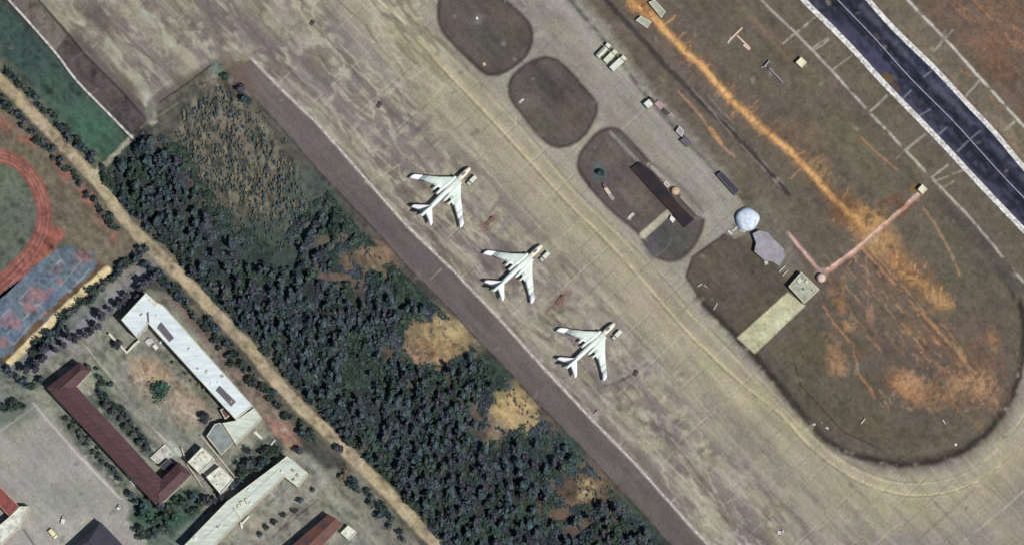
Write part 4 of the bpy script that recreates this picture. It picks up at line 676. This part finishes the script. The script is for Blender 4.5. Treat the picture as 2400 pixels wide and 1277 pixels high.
crate_pile('antenna_frame', 'pale grey T shaped antenna frame on the brown field', 'antenna', [((1797,150),(4.4,.6,1.6),50,LAVENDER,'beam'),((1818,176),(10,.6,1.6),-47,LAVENDER,'beam'),((1790,157),(3,.5,1.2),10,LAVENDER,'beam')])
crate_pile('drain_cover', 'pale short slab standing on the lower left of the infield grass', 'slab', [((2023,986),(3.6,.6,.9),52,CONC,'slab')]); crate_pile('drain_cover', 'pale short slab standing on the lower right of the infield grass', 'slab', [((2213,988),(2.8,.6,.8),-58,CONC,'slab')]); crate_pile('drain_cover', 'tiny white block on the dark rim at the bottom of the infield', 'slab', [((2240,1041),(1.2,1.2,.8),20,TRK_W,'slab')])
crate_pile('rubble_heap', 'pale rubble at the corner of the infield and the taxiway', 'rubble', [((1908,994),(1.6,1,.6),10,CONC,'stone'),((1925,990),(1.2,.9,.6),60,CONC2,'stone'),((1938,1002),(1.8,.9,.6),-30,CONC,'stone'),((1916,1002),(1.4,.9,.5),-60,TRK_D,'stone')])
crate_pile('roof_debris', 'curved white sheet leaning at the side of the long pale green hall', 'scrap', [((575,1218),(5.4,.8,1.2),48,TRK_W,'sheet'),((566,1230),(1.0,3.0,1.0),10,TRK_W,'sheet')])
crate_pile('scrap_pile', 'white and cream scrap on the ground right of the mint annex', 'scrap', [((606,1020),(4.4,1.2,1),-42,TRK_W,'sheet'),((598,1012),(2.2,1.2,.8),30,CONC,'sheet'),((640,1036),(3.4,1.0,.8),50,CONC,'sheet')])
crate_pile('scrap_pile', 'orange and white scrap at the upper wall of the maroon roofed block', 'scrap', [((178,984),(3.4,1.4,1),-50,TRK_W,'sheet'),((168,974),(2.0,1.6,.8),-50,TANW,'sheet')]); crate_pile('scrap_pile', 'orange and white scrap at the lower wall of the maroon roofed block', 'scrap', [((312,1130),(3.6,1.6,1),-50,TRK_W,'sheet'),((301,1116),(2.6,1.6,.8),-50,TANW,'sheet')])
crate_pile('scrap_pile', 'white boxes and slabs beside the head of the long white block', 'scrap', [((350,800),(3.6,3.2,1.2),40,CONC,'slab'),((364,812),(2.6,2,1.2),-50,TRK_W,'slab'),((378,800),(2.4,1.2,1),50,TRK_W,'slab')])
# court walls and boundary walls
def wall(name, label, px, w_, h, m, cat='wall', zs=0, sub=None, group=None, cap=None):
    pts = [Vector(P(a, b, h)[:2]) for a, b in px]; c = pts[len(pts)//2]; pts = [p-c for p in pts]; L, Rr = [], []
    for i, p in enumerate(pts):
        d = (pts[min(i+1, len(pts)-1)]-pts[max(i-1, 0)]).normalized(); nn = Vector((-d.y, d.x))*w_/2; L.append(p+nn); Rr.append(p-nn)
    t = thing(name, label, cat, (c.x, c.y, zs), 0, group)
    MB().loft([[(*l, 0), (*r, 0), (*r, h), (*l, h)] for l, r in zip(L, Rr)]).build('wall_body', m, t)
    if cap: MB().loft([[(*(l+(l-r).normalized()*.1), h), (*(r-(l-r).normalized()*.1), h), (*(r-(l-r).normalized()*.1), h+.15), (*(l+(l-r).normalized()*.1), h+.15)] for l, r in zip(L, Rr)]).build('coping', cap, t)
    return t
wall('courtyard_wall', 'bright white L shaped wall round the small walled court beside the school head', [(255,781),(276,803),(297,826),(314,808),(327,797)], .9, 2.2, WALL_W, cap=COPING)
wall('boundary_wall', 'pale wall beside the dark strip at the upper left corner', smooth(TLWALL,3), .9, 1.4, CONC2, cap=CONC)
wall('kerb', 'long pale kerb between the apron and the dark service road', smooth(KERB,2), .7, .15, CONC, 'kerb', .03)
WB = mat('whitewashed_concrete', 'f0f0ee', '8d8780', .8, .85)
wall('garden_wall', 'thin cream wall from the grey annex down past the small white houses', [(470,1020),(500,1056),(540,1104),(556,1128)], .5, 1.6, WALL_C)
wall('garden_wall', 'thin cream wall between the maroon block wing and the first small white house', [(425,1048),(440,1090),(456,1112),(474,1140)], .5, 1.6, WALL_C)
wall('garden_wall', 'thin pale wall along the court from the lane to the pale terrace', [(190,802),(275,906),(330,975),(372,1022)], .4, .7, CONC2)
def canal_wall(label, pts, w_):
    t = wall('channel_wall', label, smooth(pts, 3), w_, .5, WB, cap=None, group='pale walls along the dark blue road')
    c = Vector(t.location); sp = smooth(pts, 3); acc = 0
    for i in range(len(sp)-1):
        a, b = Vector(P(*sp[i], .5)[:2]), Vector(P(*sp[i+1], .5)[:2]); L = (b-a).length; d = (b-a)/L; k = max(1, int(L/4.2))
        for j in range(k):
            if acc >= 95: return
            acc += 1; p = a+d*(random.random()*L)-c.xy+Vector((-d.y, d.x))*random.uniform(-.7, .7); MB().box((p.x, p.y, .5+random.uniform(.02, .1)), (random.uniform(1.0, 3.6), random.uniform(.3, .9), .14), math.atan2(d.y, d.x)).build('capstone', random.choice((CONC, TRK_W, TRK_W)), t)
canal_wall('mottled white wall along the left side of the dark blue road', CAN_L, 2.5); canal_wall('mottled white wall along the right side of the dark blue road', CAN_R, 2.3)
wall('median_barrier', 'thin pale barrier down the middle of the dark blue road', smooth(CAN_M,3), .45, 1.8, mat('lilac_concrete','a8a6b8','8a8898',.6,.8), 'barrier', .03)

# ------------------------------------------------------------------ trees
LEAVES = [(leaf('leaf_teal', '394c56', '283842'), leaf('leaf_teal_light', '5a6e72', '465a60')), (leaf('leaf_violet', '40404c', '2e2e3a'), leaf('leaf_violet_light', '5b5b68', '474754')),
          (leaf('leaf_grey', '4e5556', '3a4142'), leaf('leaf_grey_light', '6c726d', '585d58')), (leaf('leaf_green', '35493f', '283a34'), leaf('leaf_green_light', '4b6055', '3b4e44')), (leaf('leaf_tan', '77705f', '5f594a'), leaf('leaf_tan_light', '958b75', '7b735f')), (leaf('leaf_bright', '34564a', '2a463c'), leaf('leaf_bright_light', '4a7560', '3a5f50'))]
def crown_data(rng, r, h, z0, n, leafs, shape='round'):
    V, F, MI = [], [], []; nb = 7 if shape != 'thin' else 4
    lob = [(rng.uniform(-.55, .55)*r, rng.uniform(-.55, .55)*r, z0+h*rng.uniform(.15, .9), rng.uniform(.35, .75)) for _ in range(nb)]; lt = [rng.random() < .45 for _ in range(nb)]
    for i in range(n):
        k = rng.integers(nb); lx, ly, lz, lr = lob[k]; taper = 1.15-.6*(lz-z0)/h
        d = rng.normal(size=3); d /= np.linalg.norm(d); q = rng.random()**.4; c = np.array([lx*taper+d[0]*lr*r*q*taper, ly*taper+d[1]*lr*r*q*taper, lz+d[2]*lr*h*.45*q])
        nrm = d*.8+rng.normal(size=3)*.5+np.array([0, 0, .45]); nrm /= np.linalg.norm(nrm); u = np.cross(nrm, rng.normal(size=3)); u /= np.linalg.norm(u); v = np.cross(nrm, u); s = leafs*rng.uniform(.6, 1.3)
        b = len(V)
        for a_, b_ in ((-1, -.5), (.1, -1), (1, .2), (.2, 1.0), (-.8, .6)): V.append(tuple(c+u*s*a_+v*s*b_*.8))
        F.append((b, b+1, b+2, b+3, b+4)); MI.append(1 if (lt[k] and rng.random() < .85) or rng.random() < .15 else 0)
    return V, F, MI
def trunk_mb(rng, h, r, cr):
    m = MB(); m.tube((0, 0, -.1), (0, 0, h*.5), r, r*.7, 7); m.tube((0, 0, h*.5), (rng.uniform(-.2, .2), rng.uniform(-.2, .2), h*.92), r*.7, r*.15, 6)
    for k in range(5):
        a = k*1.3+rng.uniform(0, .6); z = h*rng.uniform(.35, .7); m.tube((0, 0, z), (math.cos(a)*cr*.7, math.sin(a)*cr*.7, z+h*.2), r*.4, r*.1, 5)
    return m
def proto(seed, r, h, n, leafs, pal, shape='round', z0=None):
    rng = np.random.default_rng(seed); z0 = h*.25 if z0 is None else z0
    V, F, MI = crown_data(rng, r, h-z0, z0, n, leafs, shape)
    return mesh('crown', V, F, list(LEAVES[pal]), MI), trunk_mb(rng, h, .16+.02*h, r).me('trunk', BARK), (V, F, MI)
def place(name, label, group, pr, loc, sc=1., cat='tree'):
    t = thing(name, label, cat, loc, random.uniform(0, 6.28), group); t.scale = (sc, sc, sc*random.uniform(.9, 1.1)); link('crown', pr[0], t); link('trunk', pr[1], t); return t
FOR = [proto(100+i, 1.95, 7.0, 110, .46, p) for i, p in enumerate((0,1,2,0,1,2,3,0,1,3))]
WOOD = [(262,420),(300,350),(345,322),(420,380),(450,470),(540,560),(640,640),(700,580),(800,560),(900,650),(1010,740),(1110,830),(1215,930),(1290,1010),(1400,1120),(1530,1262),(1560,1310),(1075,1310),(1000,1215),(900,1105),(780,985),(690,890),(600,790),(520,715),(440,625),(385,560),(300,480)]
CLEAR = [(1020,800,92,58),(1205,962,72,48),(865,605,60,30),(1370,1150,64,40),(1150,1020,40,18),(640,600,54,24),(1310,1205,30,16),(790,650,40,12)]
spots = []
gx = 14.5
for j in range(84):
    for i in range(120):
        px = 250+i*gx+random.uniform(-7, 7)+(j % 2)*gx/2; py = 320+j*12+random.uniform(-6, 6)
        if py > 1300: continue
        if not inside(np.array([float(px)]), np.array([float(py)]), WOOD)[0]: continue
        e = min(((px-c[0])/c[2])**2+((py-c[1])/c[3])**2 for c in CLEAR)
        if e < 1.5+random.uniform(-.5, .5): continue
        lowz = (px > 640 and py < 700 and px-py > 100); dn = .62 if lowz else .93
        if random.random() > dn: continue
        spots.append((px, py, random.uniform(.62, 1.15)*(.62 if lowz else 1)))
inframe = [s for s in spots if s[1] < 1285]; rest = []
inframe.sort(key=lambda s: -s[2]); indiv = random.sample(inframe[:700], 300); rest = inframe[300:]+[s for s in spots if s[1] >= 1285]
LABW = {0: 'tall grey teal tree in the dense dark wood between the dirt road and service road', 1: 'tall violet grey tree in the dense dark wood between the dirt road and service road', 2: 'tall ash grey tree in the dense dark wood between the dirt road and service road', 3: 'tall deep green tree in the dense dark wood between the dirt road and service road'}
PALS = (0,1,2,0,1,2,3,0,1,3); GN = {0: 'grey teal trees of the wood', 1: 'violet grey trees of the wood', 2: 'ash grey trees of the wood', 3: 'deep green trees of the wood'}
def pick(px, py):
    v = fbm(np.array([px*S]), np.array([py*S]), 22, 333, 2)[0]+random.uniform(-.16, .16)
    c = [0, 3, 7] if v < .42 else ([1, 4, 8] if v < .56 else ([2, 5, 0] if v < .68 else [6, 9, 3])); return random.choice(c)
for px, py, s_ in indiv:
    k = pick(px, py); tr_ = place('wood_tree', LABW[PALS[k]], GN[PALS[k]], FOR[k], P(px, py, 0), s_); f_ = random.uniform(.8, 1.35); tr_.scale = (s_*f_*.9, s_*f_*random.uniform(1.1, 1.6), s_*random.uniform(.8, 1.15)); tr_.rotation_euler = (0, 0, random.choice((0, math.pi))+random.uniform(-.4, .4))
def bulk(name, label, cat, items, protos, group=None):
    Vs, Fs, Ms = [], [], []; off = 0
    for px, py, s_, k in items:
        V, F, MI = protos[k][2]; a = np.array(V); q = random.uniform(0, 6.28); c, s = math.cos(q), math.sin(q); loc = P(px, py, 0)
        el = 2.2 if name == 'scrub' else 1.; q = random.uniform(-.35, .35) if name == 'scrub' else q; c, s = math.cos(q), math.sin(q); a = np.stack([(a[:, 0]*c-a[:, 1]*s)*s_+loc[0], (a[:, 0]*s+a[:, 1]*c)*s_*el+loc[1], a[:, 2]*s_], -1); Vs.append(a); Fs.append(np.array(F)+off); off += len(a)
        Ms.append(np.array(MI)+2*protos[k][3])
    V = np.concatenate(Vs).astype(np.float32); F = np.concatenate(Fs); me = bpy.data.meshes.new(name); me.vertices.add(len(V)); me.vertices.foreach_set('co', V.ravel())
    me.loops.add(F.size); me.loops.foreach_set('vertex_index', F.ravel().astype(np.int32)); me.polygons.add(len(F)); me.polygons.foreach_set('loop_start', np.arange(0, F.size, F.shape[1], dtype=np.int32))
    for a, b in LEAVES: me.materials.append(a); me.materials.append(b)
    me.polygons.foreach_set('material_index', np.concatenate(Ms).astype(np.int32)); me.update(calc_edges=True); tag(link(name, me), label, cat, group, 'stuff')
FOR = [f+(PALS[i],) for i, f in enumerate(FOR)]
def canopy(name, label, cat, poly, n, clear, hmul, cellm, thr, mixl, leafs=(.35, .8)):
    pw = P2(poly); a = np.array(pw); rg = np.random.default_rng(5); x = rg.uniform(a[:, 0].min(), a[:, 0].max(), n); y = rg.uniform(a[:, 1].min(), a[:, 1].max(), n); k = inside(x, y, pw)
    x, y = x[k], y[k]; e = np.full(x.shape, 9.)
    for cx, cy, rx, ry in clear: c = P(cx, cy); e = np.minimum(e, ((x-c[0])/(rx*S))**2+((y-c[1])/(ry*S))**2)
    eb = pdist(x, y, pw, True); hn = fbm(x, y*.7, cellm, 401, 3); big = fbm(x, y, 20, 405, 3); k = (hn > thr+.13*np.clip((fbm(x, y, 9, 441, 3)-.54)*8, 0, 1)) & (e > .55+.75*rg.random(len(e))**1.5+1.5*(fbm(x, y, 5, 411, 3)-.4)); x, y, hn = x[k], y[k], hn[k]; n = len(x)
    z = hmul*np.clip((hn-thr)*2.6, .05, 1.2)*rg.uniform(.55, 1.05, n)*np.clip((e[k]-.9)*.9, .10, 1)*np.clip(.35+(big[k]-.35)*3.2, .35, 1.25)*np.clip(eb[k]/6, .15, 1)+.3; nr = rg.normal(size=(n, 3))*.55; nr[:, 2] += .9; nr /= np.linalg.norm(nr, axis=1)[:, None]
    u = np.cross(nr, rg.normal(size=(n, 3))); u /= np.linalg.norm(u, axis=1)[:, None]; v = np.cross(nr, u); s_ = rg.uniform(*leafs, n)[:, None]; c = np.stack([x, y, z], -1)
    V = np.stack([c+u*s_*p+v*s_*q*.7 for p, q in ((-1, -.5), (.1, -1), (1, .2), (.2, 1.0), (-.8, .6))], 1).reshape(-1, 3).astype(np.float32)
    pv_ = fbm(x, y, 13, 421, 3)+rg.normal(size=n)*.05; pal = np.digitize(pv_-.22*np.exp(-eb[k]/7), mixl[0]); pal = np.array(mixl[1])[pal]; lt = (fbm(x, y, 2.2, 431, 2) > .55) | (rg.random(n) < .12)
    me = bpy.data.meshes.new(name); me.vertices.add(len(V)); me.vertices.foreach_set('co', V.ravel()); me.loops.add(n*5); me.loops.foreach_set('vertex_index', np.arange(n*5, dtype=np.int32)); me.polygons.add(n); me.polygons.foreach_set('loop_start', np.arange(0, n*5, 5, dtype=np.int32))
    for p_, q_ in LEAVES: me.materials.append(p_); me.materials.append(q_)
    me.polygons.foreach_set('material_index', (pal*2+lt).astype(np.int32)); me.update(calc_edges=True); return tag(link(name, me), label, cat, None, 'stuff')
WOODC = [(240,425),(300,335),(350,300),(440,350),(480,430),(560,520),(650,590),(700,500),(770,450),(870,560),(945,640),(1050,742),(1095,800),(1165,870),(1240,945),(1325,1030),(1420,1130),(1550,1272),(1590,1320),(1070,1320),(995,1225),(890,1105),(770,985),(680,890),(590,790),(510,715),(430,625),(375,560),(290,480)]
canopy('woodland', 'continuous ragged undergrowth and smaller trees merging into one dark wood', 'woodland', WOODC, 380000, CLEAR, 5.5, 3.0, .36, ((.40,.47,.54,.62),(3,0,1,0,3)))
SCR = [proto(200+i, .62, 1.5, 22, .24, p, 'thin', .1)+(p,) for i, p in enumerate((4,4,0,2))]
items = []
def fill(poly, n, smin, smax, ks, clr=()):
    a = np.array(poly); c = 0; t = 0
    while c < n and t < n*20:
        t += 1; x, y = random.uniform(a[:, 0].min(), a[:, 0].max()), random.uniform(a[:, 1].min(), a[:, 1].max())
        if inside(np.array([x]), np.array([y]), poly)[0]: items.append((x, y, random.uniform(smin, smax), random.choice(ks))); c += 1
fill([(430,260),(520,205),(600,290),(690,400),(730,480),(700,535),(640,520),(560,470),(470,420),(430,340)], 620, .6, 1.4, (0,2,3,1,3,2,2)); fill([(340,320),(430,300),(560,470),(700,560),(640,600),(540,560),(430,440)], 200, .6, 1.1, (2,3,2,0)); fill([(700,480),(770,460),(900,610),(820,600)], 160, .5, 1.0, (2,3)); fill([(1180,880),(1260,960),(1400,1110),(1540,1262),(1480,1262),(1300,1090),(1190,950)], 160, .5, 1.0, (2,3,0))
fill([(960,740),(1080,760),(1100,820),(1010,880),(930,850)], 30, .3, .6, (0,)); fill([(520,205),(600,240),(690,340),(640,350)], 60, .5, .9, (2,3))
bulk('scrub', 'tan and grey dry scrub on the rough ground around the wood', 'scrub', items, SCR)
# trees one can tell apart beside the dirt road, the cream path and the school
RD = [proto(300+i, 2.5, 4.8, 170, .44, p) for i, p in enumerate((0,3,2,0,3))]
def row(path, side, d0, d1, step, label, group, prs, s0=.7, s1=1.2, skip=.12, name='roadside_tree'):
    k = 0
    for i in range(len(path)-1):
        a, b = np.array(path[i]), np.array(path[i+1]); L = np.linalg.norm(b-a); d = (b-a)/L; nr = np.array([-d[1], d[0]])*side; pos = random.uniform(0, step*.5)
        while pos < L:
            if random.random() > skip: q = a+d*pos+nr*random.uniform(d0, d1); place(name, label, group, random.choice(prs), P(q[0], q[1]), random.uniform(s0, s1)); k += 1
            pos += step*random.uniform(.7, 1.35)
ROADC = [(0,190),(130,322),(250,455),(300,526),(367,593),(433,656),(477,703),(533,762),(587,818),(620,862),(697,946),(767,1011),(833,1078),(900,1144),(967,1216),(1017,1271)]
row(ROADC[:4], -1, 22, 34, 14, 'small bushy tree between the dirt road and the green strip', 'verge trees between the dirt road and the green strip', RD)
row(ROADC[:4], 1, 22, 36, 14, 'small dark bushy tree between the dirt road and the red running track', 'verge trees between the dirt road and running track', RD, skip=.05)
row(ROADC[3:], -1, 22, 40, 12, 'small bushy tree between the dirt road and the dark wood', 'verge trees between the dirt road and the wood', RD, .7, 1.25)
row(ROADC[4:12], 1, 24, 44, 12, 'small bushy tree between the dirt road and the school', 'verge trees between the dirt road and the school', RD, .8, 1.3)
row([(830,1120),(960,1260)], 1, -4, 16, 12, 'small bushy tree left of the lowest stretch of dirt road', 'verge trees at the bottom of the dirt road', RD, .8, 1.3)
row([(340,575),(262,640),(160,730),(60,835)], -1, 0, 18, 12, 'small bushy tree in the row beside the cream path', 'row of trees beside the cream path', RD, .8, 1.3)
row([(375,650),(300,712),(235,760),(180,800)], 1, -6, 14, 17, 'dark violet tree between the grey lane and the school head', 'violet trees by the grey lane', [proto(320+i, 1.9, 6.5, 120, .45, 1) for i in range(2)], .9, 1.5, 0)
row([(165,790),(110,830),(75,880)], 1, -14, 14, 16, 'large violet grey tree above the maroon roofed block', 'violet trees above the maroon block', [proto(330+i, 2.2, 7.5, 140, .5, 1) for i in range(2)], 1.0, 1.5, 0)
row([(248,945),(352,1058)], 1, -4, 4, 21, 'round grey green tree on the courtyard side of the maroon block', 'round trees on the courtyard side of the maroon block', [proto(340+i, 2.7, 4.6, 200, .45, 2) for i in range(2)], .9, 1.15, 0)
row([(172,1000),(240,1080)], 1, -4, 4, 19, 'round grey green tree on the school yard side of the maroon block', 'round trees on the yard side of the maroon block', [proto(350+i, 2.2, 4, 150, .42, 2) for i in range(2)], .8, 1.1, 0)
row([(335,1195),(470,1170)], 1, -22, 16, 17, 'dark green tree in the thicket below the maroon block', 'green thicket trees below the maroon block', [proto(360+i, 2.2, 6, 140, .45, p) for i, p in enumerate((3,5,0))], .9, 1.4, 0)
row([(340,1225),(440,1210)], 1, -14, 20, 19, 'bright green tree in the thicket below the maroon block', 'green thicket trees below the maroon block', [proto(366+i, 2.2, 5, 140, .45, p) for i, p in enumerate((5,5))], .8, 1.2, 0)
row([(560,1085),(620,1040)], 1, -10, 14, 17, 'dark green tree between the mint annex and the long green hall', 'trees between the mint annex and the green hall', [proto(370+i, 2.0, 6, 130, .45, p) for i, p in enumerate((3,0,1))], .9, 1.4, 0)
row([(470,1185),(520,1160),(548,1190)], 1, -8, 8, 17, 'dark violet tree wedged against the upper wall of the long green hall', 'violet trees against the green hall', [proto(376+i, 2.0, 6, 130, .45, p) for i, p in enumerate((1,0))], .9, 1.2, 0)
row([(312,1158),(350,1195)], 1, -10, 10, 16, 'dark tree at the lower left corner of the maroon block', 'trees at the lower corner of the maroon block', [proto(380, 2.0, 6, 130, .45, 0)], .9, 1.3, 0)
row([(405,845),(500,925)], 1, -4, 8, 18, 'small pale leaved bush along the courtyard wall of the long white block', 'bushes along the long white block', [proto(385, 1.2, 2.4, 70, .35, 4)], .7, 1.1, .1, 'bush')
row([(225,905),(345,1040)], -1, -4, 8, 13, 'low dark shrub filling the bed behind the maroon block', 'low shrubs behind the maroon block', RD, .6, 1.0, 0, 'bush')
row([(165,975),(290,1125)], 1, -3, 10, 13, 'low dark shrub in the bed before the maroon block', 'low shrubs before the maroon block', RD, .5, .9, .1, 'bush')
row([(330,1210),(470,1185),(500,1175)], 1, -14, 20, 12, 'mid green tree crowding the thicket below the maroon block', 'mid green thicket trees below the maroon block', [proto(390+i, 1.9, 5, 130, .42, 3) for i in range(2)], .9, 1.3, 0)
row([(630,1080),(560,1125),(545,1150)], 1, -4, 12, 13, 'dark tree in the shade beside the long green hall', 'dark trees beside the green hall', RD, .9, 1.4, 0)
row([(70,830),(150,745)], 1, 8, 26, 16, 'grey bush on the strip between the cream path and the lane', 'bushes between the cream path and lane', RD, .6, 1.0, 0, 'bush')
row([(210,850),(260,905)], 1, -6, 10, 15, 'small green bush along the white line in the school court', 'bushes along the white line of the court', RD, .5, .9, .1, 'bush')
row([(585,1095),(650,1055)], -1, -6, 16, 14, 'dark green tree between the mint annex and the long green hall', 'trees between the mint annex and the green hall', RD, .8, 1.4, 0)
row([(610,1250),(700,1180),(770,1130)], 1, -8, 10, 22, 'small bush on the plot right of the long green hall', 'bushes right of the green hall', RD, .4, .8, .2, 'bush')
row([(20,860),(60,900),(110,900)], 1, -8, 8, 16, 'small dark tree near the lower end of the cream path', 'trees by the lower end of the cream path', RD, .8, 1.2, 0)
row([(400,1240),(330,1260),(310,1225)], 1, -8, 8, 17, 'dark tree between the green thicket and the navy roof', 'trees above the navy roof', RD, .8, 1.3, 0)
row([(370,640),(450,730),(540,840),(600,900)], 1, -5, 8, 22, 'small dark tree along the brown strip behind the long white block', 'trees behind the long white block', RD, .6, 1.1, .1)
row([(0,960),(50,940)], 1, -8, 14, 18, 'dark green tree at the left edge above the school yard', 'trees at the left edge above the school yard', RD, .9, 1.4, 0)
for px, s_, lb, pal, r_, h_ in (((380,912),1,'large round bright green tree alone in the orange brown court',5,5.6,7),((480,975),1,'broad violet tree at the lower corner of the orange brown court',1,3.2,6),((276,800),1,'violet tree inside the small white walled court',1,3.0,5),((578,232),1,'dark tree at the pointed corner between old apron and service road',0,3.0,6),((566,205),1,'blue grey tree just above the dark corner tree by the service road',1,2.4,5),((525,175),1,'teal bush at the end of the dark ditch by the service road',3,2.2,3),((700,1050),1,'violet tree left of the dirt road above the green hall',1,2.6,5),((795,1045),1,'lone violet tree on the verge right of the brown patch by the dirt road',1,2.4,5),((805,1107),1,'round dark brown tree at the junction by the dirt road',4,2.8,4),((1408,402),1,'small teal tree on the lowest grass island',0,2.4,4),((40,1275),1,'',0,0,0)):
    if not lb: continue
    place('lone_tree' if r_ > 2.3 else 'bush', lb, None, proto(int(px[0])+400, r_, h_, int(150+r_*60), .5, pal), P(px[0], px[1]+6), 1.)

for bd_, h_, n_, sd in ((LB, 9, 9, 1), (G, 8, 9, 2), (hA, 7, 3, 3), (hB, 7, 3, 4), (SH_, 4, 2, 5)): fittings(bd_, h_, n_, sd, (COPING, CONC, WHITE_METAL, WALL_T))
